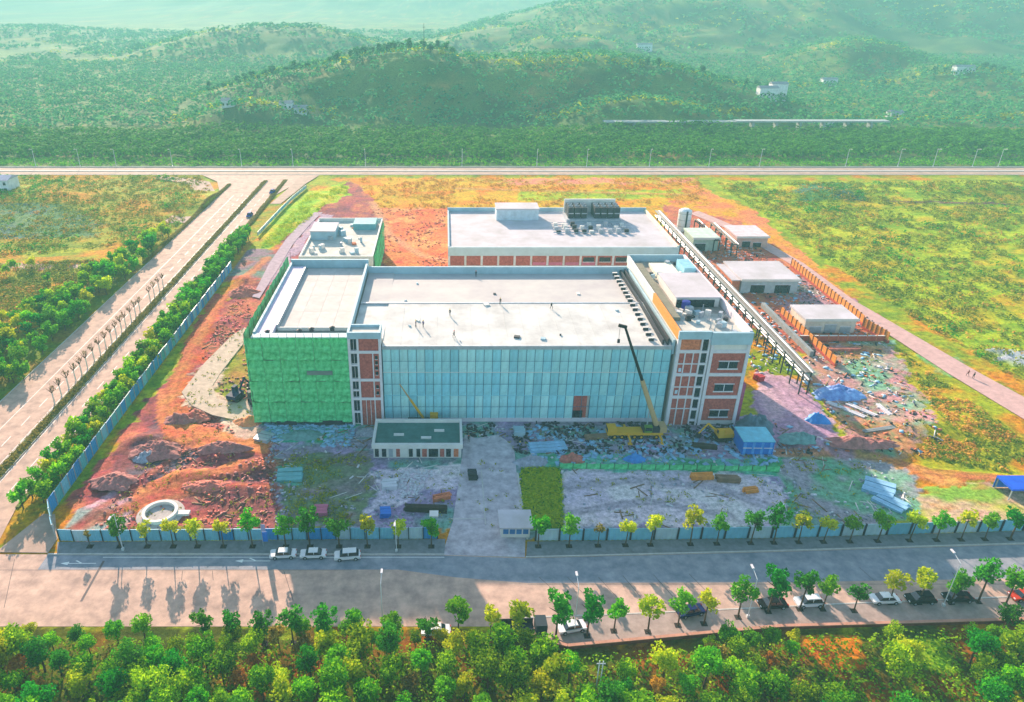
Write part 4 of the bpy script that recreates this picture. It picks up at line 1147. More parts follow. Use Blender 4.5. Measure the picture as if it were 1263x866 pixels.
# ---- mobile crane
x0, y0 = P(784, 538)
cr = thing('mobile_crane', 'yellow mobile crane with tall raised boom in front of the blue sheeting', 'mobile crane', (x0, y0, 0))
MB().box(-6,-1.25,1.0,5.6,1.25,1.7).build('chassis', m_yel, cr)
MB().box(-6.6,-1.2,.9,-4.6,1.2,2.6).build('cab', m_yel, cr)
MB().box(-6.66,-1.0,1.7,-6.55,1.0,2.45).build('windscreen', m_carglass, cr)
MB().box(1.2,-1.3,1.7,4.8,1.3,2.9).build('turntable', m_steeld, cr)
cc = MB().box(1.4,-1.6,1.9,3.0,-.6,3.4).build('operator_cab', M('cab_green', (110,150,60), .8, .5), cr)
MB().box(1.5,-1.66,2.4,2.9,-1.6,3.2).build('window', m_carglass, cc)
MB().box(4.8,-1.3,1.7,6.3,1.3,3.1).build('counterweight', m_tan, cr)
for xx in (-5,-3.4,-.6,.9,4.2):
    for s in (-1,1):
        w_ = MB().tube((xx,s*.9,.55),(xx,s*1.3,.55),.55,n=12).build('wheel', m_tyre, cr)
        MB().tube((xx,s*1.29,.55),(xx,s*1.32,.55),.28,n=8).build('rim', m_yel, w_)
for xx in (-2,4.9):
    for s in (-1,1):
        o = MB().box(xx-.2,min(s*1.25,s*3.2),.8,xx+.2,max(s*1.25,s*3.2),1.1).box(xx-.15,s*3.1-.15,.1,xx+.15,s*3.1+.15,.9).box(xx-.5,s*3.1-.5,0,xx+.5,s*3.1+.5,.12).build('outrigger', m_yel, cr)
tx, ty = P(771, 403, 26.5)
base = Vector((4.2,0,3.0)); tip = Vector((tx-x0, ty-y0, 26.5)); mid = base.lerp(tip, .47)
MB().tube(base, mid, .62, .5, 6).build('lower_boom', m_tan, cr)
MB().tube(mid, tip, .34, .26, 6).build('upper_boom', m_black, cr)
MB().obox(tip+Vector((-.5,0,.1)),(1.8,.5,.6),0,0,R(15)).build('boom_head', m_black, cr)
hk = MB().tube(tip+Vector((-1.0,0,0)), tip+Vector((-1.0,0,-3)), .04, n=4).build('hoist_cable', m_black, cr)
MB().obox(tip+Vector((-1.0,0,-3.3)),(.5,.4,.8)).build('hook_block', m_steeld, hk)
MB().tube((2.2,0,2.6), base.lerp(mid,.45), .16, n=6).build('lift_cylinder', m_steel, cr)
# ---- telescopic loader behind gatehouse
x1_, y1_ = P(522, 521)
tl = thing('truck_crane', 'small crane truck with thin yellow boom behind the green roofed gatehouse', 'crane truck', (x1_, y1_, 0))
MB().box(-3.5,-1,.8,3.2,1,1.2).build('chassis', m_steeld, tl)
MB().box(1.6,-1.1,.8,3.4,1.1,2.6).build('cab', m_yel, tl)
MB().box(3.35,-.9,1.6,3.46,.9,2.4).build('windscreen', m_carglass, tl)
for xx in (-2.6,-1.5,2.3):
    for s in (-1,1): MB().tube((xx,s*.75,.45),(xx,s*1.05,.45),.45,n=10).build('wheel', m_tyre, tl)
tx, ty = P(493, 474, 12.4); base = Vector((0,0,1.2)); tip = Vector((tx-x1_, ty-y1_, 12.4))
MB().tube(base, base.lerp(tip,.55), .34, .28, 6).build('lower_boom', m_yel, tl)
MB().tube(base.lerp(tip,.55), tip, .2, .14, 6).build('upper_boom', m_tan, tl)
# ---- excavators
def excavator(label, u, v, rz, col):
    x, y = P(u, v)
    t_ = thing('excavator', label, 'excavator', (x, y, float(max(0, gz(x, y)))), rz, 'excavators on the site')
    for s in (-1,1):
        tr_ = MB().prismy([(-1.9,.3),(-1.5,0),(1.5,0),(1.9,.3),(1.9,.65),(1.5,.9),(-1.5,.9),(-1.9,.65)], s*1.1-.28, s*1.1+.28).build('track', m_tyre, t_)
        for xx in (-1.4,0,1.4): MB().tube((xx,s*1.38,.45),(xx,s*1.44,.45),.3,n=8).build('roller', m_steeld, tr_)
    MB().box(-2.3,-1.3,1.0,1.4,1.3,1.9).build('house', col, t_)
    c_ = MB().box(.2,.4,1.9,1.6,1.3,3.0).build('cab', col, t_)
    MB().box(1.58,.5,2.1,1.66,1.2,2.9).build('windscreen', m_carglass, c_)
    MB().tube((1.3,-.2,1.8),(3.6,-.2,4.0),.28,.24,6).build('boom', col, t_)
    s_ = MB().tube((3.6,-.2,4.0),(5.4,-.2,1.6),.2,.18,6).build('stick', col, t_)
    MB().prismy([(5.0,1.7),(5.8,1.5),(5.9,.8),(5.2,.5),(4.8,.9)], -.7, .3).build('bucket', m_steeld, s_)
excavator('yellow excavator working in front of the office block', 890, 541, R(185), m_yel)
excavator('dark excavator beside the green netting on the pale ramp', 292, 492, R(70), paint('excavator_blue', (50,60,90)))
excavator('small excavator at the lower left foot of the green netting', 315, 497, R(120), paint('excavator_grey', (96,100,96)))
# ================================================================ PEOPLE
def person_mesh(pose=0):
    me_ = bpy.data.meshes.new('person_skeleton')
    sw = .28 if pose else .1
    J = {'pel':(0,0,.95,.14),'chest':(0,.02,1.3,.16),'neck':(0,.02,1.5,.06),'head':(0,.0,1.62,.105),'top':(0,0,1.72,.08),
         'hl':(.1,0,.92,.1),'kl':(.12,-sw,.5,.075),'al':(.12,-sw*.6,.08,.05),'tl':(.12,-sw*.6-.16,.04,.045),
         'hr':(-.1,0,.92,.1),'kr':(-.12,sw*.4,.5,.075),'ar':(-.12,sw*1.2,.08,.05),'tr':(-.12,sw*1.2-.16,.04,.045),
         'sl':(.2,.02,1.42,.075),'el':(.28,.05,1.14,.05),'wl':(.28,-.12,.92,.036),'fl':(.27,-.16,.84,.03),
         'sr':(-.2,.02,1.42,.075),'er':(-.28,.06,1.14,.05),'wr':(-.28,-.14,.95,.036),'fr':(-.27,-.18,.87,.03)}
    if pose == 1: J['wl'] = (.3,-.3,1.15,.036); J['fl'] = (.3,-.38,1.15,.03)
    ks = list(J); E_ = [('pel','chest'),('chest','neck'),('neck','head'),('head','top'),('pel','hl'),('hl','kl'),('kl','al'),('al','tl'),('pel','hr'),('hr','kr'),('kr','ar'),('ar','tr'),('chest','sl'),('sl','el'),('el','wl'),('wl','fl'),('chest','sr'),('sr','er'),('er','wr'),('wr','fr')]
    me_.from_pydata([J[k][:3] for k in ks], [(ks.index(a), ks.index(b)) for a, b in E_], [])
    o = bpy.data.objects.new('tmp', me_); C.objects.link(o)
    md = o.modifiers.new('s', 'SKIN')
    for i, k in enumerate(ks):
        me_.skin_vertices[0].data[i].radius = (J[k][3], J[k][3]*.85)
    me_.skin_vertices[0].data[0].use_root = True
    sd = o.modifiers.new('d', 'SUBSURF'); sd.levels = 1
    dg = bpy.context.evaluated_depsgraph_get()
    r_ = bpy.data.meshes.new_from_object(o.evaluated_get(dg))
    bpy.data.objects.remove(o); r_.name = 'body'
    return r_
m_skin = M('skin', (190,140,112), .8, .6)
pb = {}
def person(label, x, y, z, rz, jacket, trousers, helmet, pose=0, group=None):
    key = (pose, jacket, trousers)
    if key not in pb:
        me_ = person_mesh(pose)
        me_.materials.clear()
        for mt in (m_skin, M('jacket_%d_%d_%d' % jacket, jacket, .85, .8), M('trousers_%d_%d_%d' % trousers, trousers, .85, .8), m_black): me_.materials.append(mt)
        for p_ in me_.polygons:
            c_ = p_.center
            p_.material_index = 3 if c_.z < .12 else 2 if c_.z < .98 and abs(c_.x) < .24 else 0 if c_.z > 1.5 or (abs(c_.x) > .22 and c_.z < 1.0 and pose == 0) or c_.y < -.3 else 1
        me_.shade_smooth()
        pb[key] = me_
    t_ = thing('person', label, 'person', (x, y, z), rz, group)
    b_ = ob('body', pb[key], t_)
    if helmet:
        mh_ = M('helmet_%d_%d_%d' % helmet, helmet, .9, .4)
        k = ('h', helmet)
        if k not in pb: pb[k] = MB().lathe([(.165,1.66),(.13,1.67),(.125,1.74),(.08,1.8),(0,1.82)], 10).mesh('helmet', mh_)
        ob('helmet', pb[k], t_)
    else:
        if 'hair' not in pb: pb['hair'] = MB().lathe([(.11,1.62),(.118,1.7),(.08,1.78),(0,1.8)], 10).mesh('hair', m_black)
        ob('hair', pb['hair'], t_)
    return t_
RG = 'workers on the factory roof'
for (u, v, jk, hl, lab) in ((587,341,(40,60,70),(200,60,40),'roof worker in dark clothes standing at the rear parapet'),(617,376,(30,30,36),(230,190,40),'roof worker in dark clothes at mid roof, left of two near the ridge'),
        (680,381,(36,36,44),(220,220,220),'roof worker standing alone right of centre near the ridge'),(555,389,(60,60,66),(230,190,40),'roof worker left of centre just in front of the ridge'),
        (560,416,(40,44,50),(220,60,40),'roof worker nearest the front eaves'),(513,404,(70,60,90),(230,190,40),'roof worker at the left beside another in lilac'),(522,404,(120,100,140),(230,190,40),'roof worker in lilac at the left of the roof')):
    z = 20.0 if 365 < v < 395 else 19.6
    x, y = P(u, v, z)
    dz = 19.4 + (y-143)*.7/22.5 if y < 165.5 else 20.0 - (y-165.5)*.55/21.9
    person(lab, x, y, dz, rnd.uniform(0,6), jk, (40,44,60), hl, rnd.choice([0,1]), RG)
x, y = P(1193, 464); person('person in dark red walking on the dirt road, left of a pair', x, y, .05, R(200), (140,30,36), (40,30,30), None, 1, 'pair on the dirt road')
x, y = P(1200, 467); person('person in black walking on the dirt road, right of a pair', x, y, .05, R(190), (40,30,34), (30,30,30), None, 0, 'pair on the dirt road')
x, y = P(641, 553); person('worker in pale blue on the entrance drive before the hall', x, y, .0, R(90), (110,150,200), (60,60,80), (230,190,40), 0)
x, y = P(578, 545); person('worker in dark clothes right of the green roofed gatehouse', x, y, 0, R(10), (36,40,46), (40,40,50), (220,60,40), 0)

# ================================================================ SITE MATERIALS
x, y = P(914, 561)
bc = thing('site_container', 'bright blue site container with pale roof below the office block', 'container', (x, y, 0), R(-1))
MB().box(0,0,.15,6.6,5.6,3.3).build('wall', m_blue, bc)
MB().box(-.1,-.1,3.3,6.7,5.7,3.5).build('roof', M('roof_turquoise', (120,206,226), .85, .5), bc)
for i in range(7):
    MB().box(.2+i*.92,-.06,.3,.75+i*.92,0,3.1).build('front_panel', m_blue if i % 2 else M('blue_panel_light', (86,160,232), .9, .45), bc)
for i in range(3): MB().box(.1+i*2.2,-.12,1.7,1.9+i*2.2,-.06,1.9).build('rail', m_frame, bc)
def heap(name, label, cat, u, v, rx, ry, h, mat, seed, group=None, nn=34):
    x, y = P(u, v)
    t = np.linspace(-1, 1, nn); A, B = np.meshgrid(t, t)
    # squash square grid to disc
    rr = np.maximum(np.abs(A), np.abs(B)); th = np.arctan2(B, A)
    irr = .62+.75*fbm(np.cos(th)*1.5+seed, np.sin(th)*1.5+seed*3, 1.0, seed, 3)
    px, py = rr*np.cos(th)*rx*irr, rr*np.sin(th)*ry*irr
    hh = (1-rr)**.9*h*(.2+1.5*fbm(px+seed*31, py, max(rx,ry)*.35, seed)) - .05
    hh += (vn(px, py+seed, .45, seed+3)-.5)*.5*h*(1-rr) + (vn(px, py+seed, 1.1, seed+5)-.5)*.5*h*(1-rr)
    hh[rr > .99] = -.12
    idx = np.arange(nn*nn).reshape(nn, nn)
    q = np.stack([idx[:-1,:-1], idx[:-1,1:], idx[1:,1:], idx[1:,:-1]], 2).reshape(-1, 4)
    me_ = npmesh(name, np.stack([px, py, hh], 2).reshape(-1, 3), q, mat)
    o = ob(name, me_, None, (x, y, float(gz(x, y)) if True else 0))
    return tag(o, label, cat, group)
HG = 'heaps of spoil on the site'
m_spr = M('spoil_red', (206,120,106), .85, .95, n=(1.2,.4), bump=(3,.6)); m_spp = M('spoil_plum', (176,116,112), .85, .95, n=(1.2,.4), bump=(3,.6)); m_spg = M('spoil_grey', (168,170,184), .85, .95, n=(1.4,.3), bump=(3,.6)); m_spo = M('spoil_orange', (232,150,104), .85, .95, n=(1.2,.25), bump=(3,.6))
for (nm, lab, ca, u, v, rx, ry, h, mt) in (
   ('tarped_heap','dark grey domed heap under sheeting behind the blue container','heap',931,526,4.2,4.4,3.4,M('tarp_grey', (110,134,146), .75, .6, n=(.8,.3))),
   ('spoil_heap','greyish teal spoil heap left of the striped mound on the right yard','heap',985,547,5.0,2.4,1.6,M('spoil_teal', (120,160,156), .85, .9, n=(1.2,.3))),
   ('spoil_heap','long plum coloured spoil heap at the end of the lilac track','heap',1060,553,8.5,2.6,1.8,m_spp),
   ('spoil_heap','plum spoil heap in the middle of the red earth on the left','heap',196,556,6.0,4.0,2.2,m_spp),
   ('spoil_heap','grey blue stony heap in the hollow at the left','heap',180,563,3.2,2.0,1.4,m_spg),
   ('spoil_heap','dark curved spoil heap below the orange track','heap',275,556,6.0,2.4,1.9,m_spp),
   ('spoil_heap','red spoil heap beside the pale ramp','heap',240,512,4.0,3.2,1.5,m_spr),
   ('spoil_heap','brown spoil heap at the foot of the highway hoarding','heap',140,596,4.5,3.5,1.6,m_spp),
   ('spoil_heap','red spoil heap above the round basin','heap',255,600,6.0,2.0,1.2,m_spr),
   ('spoil_heap','orange spoil heap at the left edge of the netting','heap',305,520,3.6,2.4,1.3,m_spo),
   ('spoil_heap','rubble heap at the top right of the entrance drive','heap',655,570,3.6,2.2,1.5,m_spg),
   ('spoil_heap','brown rubble heap behind the green net fence','heap',705,566,3.0,1.8,1.3,m_spr),
   ('spoil_heap','grey heap against the foot of the stair tower','heap',455,533,3.4,2.0,1.2,m_spg),
   ('spoil_heap','teal grey heap in front of the netting','heap',370,537,5.5,2.2,1.2,M('spoil_teal', (0,0,0))),
   ('spoil_heap','red spoil heap near the top of the left track','heap',300,360,6.0,5.0,2.0,m_spr),
   ('spoil_heap','dark spoil heap left of the pale ramp','heap',222,518,4.0,2.6,1.8,m_spp)):
    heap(nm, lab, ca, u, v, rx, ry, h, mt, hash(lab) % 97 if False else len(lab), HG if nm == 'spoil_heap' else None)
TG = 'tarpaulin covered stacks'
for (lab, u, v, rx, ry, h, mt) in (('large violet blue tarpaulin over a long stack below the orange wall',1036,486,7.0,3.6,2.6,M('tarp_violet', (110,130,226), .85, .5, n=(.6,.25), alt=(150,190,236))),
   ('small bright blue tarpaulin stack beside the lilac track',1008,518,2.8,2.2,2.0,M('tarp_blue', (70,150,226), .85, .5, n=(.8,.2))),
   ('blue tarpaulin cone in the teal yard behind the green net fence',783,566,2.6,1.5,1.5,M('tarp_blue', (0,0,0)))):
    heap('tarped_stack', lab, 'tarpaulin', u, v, rx, ry, h, mt, len(lab), TG, 18)
def stack(name, label, u, v, n, L_, w_, h_, mat, rz, group='stacked building materials', spread=.5, piece='board'):
    x, y = P(u, v); t_ = thing(name, label, 'stack', (x, y, float(gz(x, y))+.02), rz, group)
    g_ = random.Random(len(label)*7+u)
    pm_ = MB().box(-L_/2,-w_/2,0,L_/2,w_/2,h_).mesh(piece, mat)
    for i in range(n):
        lay = i//3
        ob(piece, pm_, t_, (g_.uniform(-.25,.25)*spread*2, (i % 3-1)*w_*1.2+g_.uniform(-.1,.1), lay*(h_+.02)), g_.uniform(-.05,.05)*spread*2)
    return t_
m_tim = M('weathered_timber', (150,120,96), .8, .9, n=(1.5,.3)); m_timd = M('dark_timber', (70,58,54), .8, .9, n=(1.5,.3)); m_plate = M('blue_grey_sheets', (150,196,226), .85, .5, n=(.7,.2)); m_pk = M('pink_board', (0,0,0))
for a in (('sheet_stack','long pale blue sheets lying right of the entrance drive',675,552,6,8.0,1.0,.25,m_plate,R(8),'sheet'),
          ('sheet_stack','white and blue roof sheets stacked behind the right hoarding',1085,603,6,5.5,1.6,.3,m_plate,R(-35),'sheet'),
          ('sheet_stack','second pile of pale sheets below the first behind the right hoarding',1098,620,6,5.5,1.2,.25,m_plate,R(-50),'sheet'),
          ('timber_stack','dark long timbers stacked left of the entrance drive',525,630,9,8.0,.35,.4,m_timd,R(-3),'beam'),
          ('timber_stack','reddish timber bundle beside the dark timbers',545,615,6,3.5,.4,.4,m_brick2,R(20),'beam'),
          ('timber_stack','orange timber stack beyond the pale slab, left of two',865,590,9,4.5,.4,.35,m_orange,R(2),'beam'),
          ('timber_stack','orange brown timber stack beyond the pale slab, right of two',897,593,9,4.5,.4,.35,m_tim,R(-3),'beam'),
          ('timber_stack','short orange timber stack at the right of the pale slab',925,606,6,2.6,.4,.4,m_orange,R(10),'beam'),
          ('pipe_stack','long white beams leaning beside the violet tarpaulin, left of two',1043,505,3,9.0,.35,.3,m_frame,R(130),'beam'),
          ('pipe_stack','long white beams right of the violet tarpaulin, right of two',1062,505,3,7.0,.35,.3,m_frame,R(128),'beam'),
          ('pipe_stack','short upright set of white beams near the pink soil on the right',1090,505,3,5.0,.3,.3,m_frame,R(95),'beam'),
          ('pipe_stack','pale beam lying across the end of the lilac track',1085,530,3,8.5,.3,.25,M('rack_white',(0,0,0)),R(14),'beam'),
          ('block_stack','pink block pallet by the left hoarding',395,632,6,2.6,.8,.5,m_pk,0,'block'),
          ('block_stack','grey block pallet right of the gatehouse',583,590,9,1.8,.5,.6,m_steeld,0,'block'),
          ('block_stack','white block pallet on the pale slab left of the drive',480,600,6,3.0,.8,.5,m_frame,R(5),'block'),
          ('sheet_stack','teal sheets stacked below the green netting',358,587,6,5.0,1.2,.3,M('teal_panel',(0,0,0)),R(4),'sheet'),
          ('block_stack','blue block pallet by the left hoarding gate end',475,634,6,2.0,.7,.5,m_blue,R(5),'block'),
          ('block_stack','white cubes stacked at the foot of the blue sheeting',640,535,6,2.4,.8,.6,m_parap,0,'block'),
          ('timber_stack','brown timbers stacked before the brick doorway of the hall',735,540,6,5.0,.4,.35,m_tim,R(6),'beam'),
          ('timber_stack','dark rails stacked in front of the office block',868,552,9,5.0,.3,.3,m_timd,R(-8),'beam'),
          ('sheet_stack','grey sheets stacked right of the dark excavator',326,540,6,3.4,1.0,.3,m_steel,R(-20),'sheet'),
          ('block_stack','red crates at the right foot of the office block',936,468,6,1.6,.6,.7,M('crate_red', (200,60,70), .85, .6),R(20),'crate'),
          ('timber_stack','rust red rebar bundle along the red brick wall',1040,432,9,9.0,.3,.25,m_spr,R(3),'beam')):
    stack(a[0], a[1], a[2], a[3], a[4], a[5], a[6], a[7], a[8], a[9], piece=a[10])
# round concrete basin
x, y = P(198, 634)
bs = thing('round_basin', 'round white concrete basin ring on the red earth behind the left hoarding', 'basin', (x, y, max(0, float(gz(x, y)))))
MB().lathe([(3.3,-.2),(3.3,.8),(2.7,.8),(2.7,-.2)], 28, close=True).build('ring_wall', m_cream, bs)
MB().lathe([(0,.15),(2.7,.1),(2.7,-.2)], 28).build('floor', M('basin_floor', (190,180,176), .8, .9), bs)
MB().lathe([(3.3,-.2),(3.3,.12),(4.4,.05),(4.4,-.2)], 28, close=True).build('apron', M('basin_floor', (0,0,0)), bs)
MB().box(3.2,-.6,0,5.6,.6,.5).build('inlet', m_cream, bs)
# blue canopy at right edge
x, y = P(1243, 618)
cn = thing('blue_canopy', 'blue roofed open shelter cut by the right edge of the photo', 'shelter', (x, y, 0))
MB().box(0,0,2.4,7,4.5,2.8).build('roof', M('canopy_blue', (30,90,220), .9, .5), cn)
for xx in (.2,6.6):
    for yy in (.2,4.1): MB().box(xx,yy,0,xx+.18,yy+.18,2.4).build('post', m_steel, cn)
MB().box(0,4.4,0,7,4.5,2.4).build('back_panel', m_blue, cn)
# blue flag banner at the left hoarding
x, y = P(325, 674)
fl = thing('flag_banner', 'blue and white banner on a pole standing at the left hoarding', 'banner', (x, y, .13))
MB().tube((0,0,0),(0,0,6.2),.07,.05,6).build('pole', m_steel, fl)
MB().box(.05,-.02,1.0,.95,.03,3.2).build('cloth', m_blue, fl)
MB().box(.05,-.02,3.25,.75,.03,4.9).build('upper_cloth', M('lilac_cloth', (170,170,214), .85, .7), fl)
# lamp posts
def lamp(label, x, y, h, rz, group, arm=2.0, th=.09):
    t_ = thing('street_lamp', label, 'street lamp', (x, y, .1), rz, group)
    MB().tube((0,0,0),(0,0,h),th,th*.6,6).build('pole', lampm, t_)
    MB().tube((0,0,h),(0,arm,h+.5),th*.6,th*.5,5).build('arm', lampm, t_)
    MB().box(-.16,arm-.2,h+.42,.16,arm+.7,h+.58).build('lamp_head', m_frame, t_)
    MB().box(-.2,-.2,0,.2,.2,.5).build('base', lampm, t_)
    return t_
lampm = M('lamp_pole_pale', (214,218,222), .9, .4, n=(1,.05))
LG = 'lamp posts on the front road'
x, y = P(1163, 748); lamp('pale lamp post between the two black cars at the right', x, y, 9.0, 0, LG)
x, y = P(708, 778); lamp('pale lamp post on the near footway beside the small white car', x, y, 9.0, 0, LG)
x, y = P(922, 762); lamp('pale lamp post on the near footway left of the black car', x, y, 8.0, 0, LG)
x, y = P(472, 768); lamp('pale lamp post behind the wood left of centre', x, y, 8.0, 0, LG)
x, y = P(489, 681); lamp('thin lamp post at the left hoarding near the entrance', x, y, 7.0, R(180), LG, 1.4)
x, y = P(152, 679); lamp('thin lamp post by the left hoarding behind the leftmost trees', x, y, 8.0, R(180), LG, 1.4)
for i, u in enumerate((570,663,725,803,877,940,1047,1112,1156,1205,1237)):
    x, y = P(u, 208); dup_l = None
    if i == 0: L0 = lamp('far lamp post on the road behind the site, leftmost of the row', x, 405.6, 9.5, R(180), 'lamp posts along the far road', 2.2, .16)
    else: dup(L0, (x, 405.6, .1), R(180), 'far lamp post on the road behind the site, %s from the left of the row' % ORD[i])
for i, u in enumerate((40,95,140,210,296,360,450)):
    x, y = P(u, 208); dup(L0, (x, 405.6, .1), R(180), 'far lamp post beyond the left field, %s from the left' % ORD[i], 'lamp posts beyond the left field')
x, y = P(735, 866)
up = thing('utility_pole', 'tall pale double pole rising from the wood at the bottom edge', 'utility pole', (x, y, 0))
for s in (-.25,.25): MB().tube((s,0,0),(s,0,8.2),.09,.07,6).build('shaft', lampm, up)
MB().box(-.6,-.05,7.6,.6,.05,7.75).build('cross_arm', m_steel, up)
# distant houses
def house(label, x, y, z, w_, d_, h_, wallm, roofm, floors=2, group='houses in the far hills'):
    t_ = thing('house', label, 'house', (x, y, z), 0, group)
    MB().box(0,0,-3,w_,d_,h_).build('wall', wallm, t_)
    MB().add([(-.4,-.4,h_),(w_+.4,-.4,h_),(w_+.4,d_+.4,h_),(-.4,d_+.4,h_),(-.4,d_/2,h_+1.6),(w_+.4,d_/2,h_+1.6)], [(0,1,5,4),(2,3,4,5),(0,4,3),(1,2,5),(0,3,2,1)]).build('roof', roofm, t_)
    for f_ in range(floors):
        for i in range(max(2, int(w_/3))):
            MB().box(.8+i*3,-.12,.8+f_*2.9,2.0+i*3,.0,2.2+f_*2.9).build('window', m_glassd, t_)
mwh = M('house_white', (232,232,236), .88, .8); mrf = M('house_roof_grey', (150,150,160), .8, .8)
for (u, v, Y_, w_, h_, lab) in ((945,134,590,14,9,'white house cluster block at the saddle of the far hills, left one'),(958,131,600,12,12,'tall white house at the saddle of the far hills, right one'),
      (1182,119,740,18,5,'long white roofed house high on the right hill'),(285,163,540,9,4,'small white house before the dark mound at the left, first of three'),(355,160,545,9,4,'small white house before the dark mound at the left, second of three'),(372,159,545,9,4,'small white house before the dark mound at the left, third of three'),
      (1105,150,566,9,4,'small white house above the right end of the far road'),(795,62,1050,20,8,'pale house high on the hazy mountain'),(1022,112,760,14,6,'pale house below the cone shaped hill')):
    a = R(TILT)+math.atan((v-433)/F); z_ = CAMZ - Y_*math.tan(a)
    za = Y_*math.cos(R(TILT))+(CAMZ-z_)*math.sin(R(TILT)); x = (u-548)/F*za
    zg = float(hz_at(x, Y_))
    house(lab, x-w_/2, Y_, max(z_-1, zg) if z_ < zg+12 else zg, w_, 8, h_, mwh, mrf, 2 if h_ > 5 else 1)
x, y = P(2, 238); house('white building at the far left edge beyond the field', x-14, y, 0, 18, 10, 6, mwh, M('house_roof_lilac', (200,190,214), .85, .8), 2, None)
x, y = P(530, 60)
# mast on the ridge
zm = float(hz_at(-10, 640)); a = R(TILT)+math.atan((60-433)/F); xm = (523-548)/F*(640*math.cos(R(TILT))+40*math.sin(R(TILT)))
zm = float(hz_at(xm, 640))
ma = thing('radio_mast', 'thin dark mast standing on the wooded ridge top', 'mast', (xm, 640, zm))
MB().tube((0,0,0),(0,0,20),.35,.15,5).build('shaft', m_steeld, ma); MB().box(-1,-.1,17,1,.1,17.3).build('cross_arm', m_steeld, ma)
# ================================================================ VEGETATION
lm = {
 'yellow': leafmat('leaf_yellow_green', (150,180,10), (214,214,30), 1.0, .5),
 'green': leafmat('leaf_mid_green', (50,146,16), (130,200,30), 1.0, .45),
 'deep': leafmat('leaf_deep_green', (24,110,24), (84,176,36), 1.0, .4),
 'wood': leafmat('leaf_wood', (52,128,6), (172,216,20), 1.0, .45, .03, .35),
 'olive': leafmat('leaf_olive', (120,110,40), (176,150,60), .9, .3),
 'autumn': leafmat('leaf_autumn', (200,130,40), (220,170,60), .9, .4),
 'far': leafmat('leaf_far_hazed', (26,110,78), (96,172,96), .9, .35, .02, .3),  # teal of the distant haze is mixed into this leaf colour
 'twig': leafmat('leaf_brown', (110,84,50), (160,130,70), .9, .2),
 'field': leafmat('leaf_field', (90,126,30), (190,186,50), .95, .35),
 'fieldo': leafmat('leaf_field_orange', (190,130,56), (226,180,76), .95, .35),
}
m_bark = M('bark', (96,76,60), .8, .95, n=(2,.3)); m_barkw = M('whitewashed_bark', (232,228,214), .85, .9, n=(2,.2))
def crown_pts(seed, rx, rz, zc, nb, n, hollow=.45, flat=1.0):
    g = np.random.default_rng(seed)
    d = g.normal(size=(nb, 3)); d /= np.linalg.norm(d, axis=1)[:, None]
    rad = g.uniform(.25, .78, nb)[:, None]
    bc_ = d*rad*np.array([rx, rx, rz])
    br = g.uniform(.26, .48, nb)*rx
    k = g.integers(0, nb, n)
    e = g.normal(size=(n, 3)); e /= np.linalg.norm(e, axis=1)[:, None]
    rr = br[k]*(hollow+(1-hollow)*g.random(n)**.6)
    p = bc_[k]+e*rr[:, None]*np.array([1, 1, flat])
    p[:, 2] += zc
    return p
def tree_meshes(seed, rx, rz, zc, nb, n, ls, mat, trunk_r, bark, flat=1.0):
    g = np.random.default_rng(seed+500)
    p = crown_pts(seed, rx, rz, zc, nb, n, flat=flat)
    cm_ = leaves('crown', p, g.uniform(.6, 1.25, n)*ls, mat, seed)
    mb = MB(); gg = random.Random(seed)
    lean = (gg.uniform(-.15,.15), gg.uniform(-.15,.15))
    top = (lean[0], lean[1], zc-rz*.35)
    mb.tube((0,0,-.25), top, trunk_r, trunk_r*.6, 6)
    for i in range(5):
        a = i*1.26+gg.random(); r_ = rx*gg.uniform(.4,.65)
        mb.tube(top, (math.cos(a)*r_, math.sin(a)*r_, zc+rz*gg.uniform(-.1,.45)), trunk_r*.5, trunk_r*.18, 4, False)
    tm_ = mb.mesh('trunk', bark)
    return cm_, tm_
def put(kind, x, y, z, s, label, group, name='street_tree', cat='tree', rz=None):
    cm_, tm_ = kind
    t_ = thing(name, label, cat, (x, y, z), rnd.uniform(0,6.28) if rz is None else rz, group)
    t_.scale = (s, s, s*rnd.uniform(.92,1.1))
    ob('crown', cm_, t_); ob('trunk', tm_, t_)
    return t_
ST = {'y': [tree_meshes(s, 1.6, 1.9, 4.2, 12, 620, .22, lm['yellow'], .12, m_bark) for s in (1,2)],
      'g': [tree_meshes(s, 1.65, 2.0, 4.3, 13, 720, .22, lm['green'], .12, m_bark) for s in (3,4,5)],
      'd': [tree_meshes(s, 1.75, 2.0, 4.4, 13, 760, .22, lm['deep'], .13, m_bark) for s in (6,7)],
      'o': [tree_meshes(s, 1.1, 1.1, 3.4, 8, 200, .2, lm['olive'], .09, m_bark) for s in (8,)]}
CN = {'y': 'yellow green', 'g': 'mid green', 'd': 'dark green', 'o': 'thin olive'}
G1 = 'street trees along the left hoarding'
row = [(110,'o',.7),(147,'d',1.0),(181,'y',.8),(213,'y',1.0),(243,'y',1.0),(275,'y',.95),(311,'g',1.1),(352,'g',1.1),(382,'d',1.15),(418,'d',1.15),(453,'y',1.0),(491,'y',.95),(532,'g',1.0)]
for i, (u, k_, s) in enumerate(row):
    x, y = P(u, 677); put(rnd.choice(ST[k_]), x, 101.0, .13, s*1.12, '%s street tree before the left hoarding, %s from the left' % (CN[k_], ORD[i]), G1)
    struct('tree_pit', MB().box(x-.55,100.45,.12,x+.55,101.5,.145), M('pit_soil', (60,52,50), .8, .95))
G2 = 'street trees along the right hoarding'
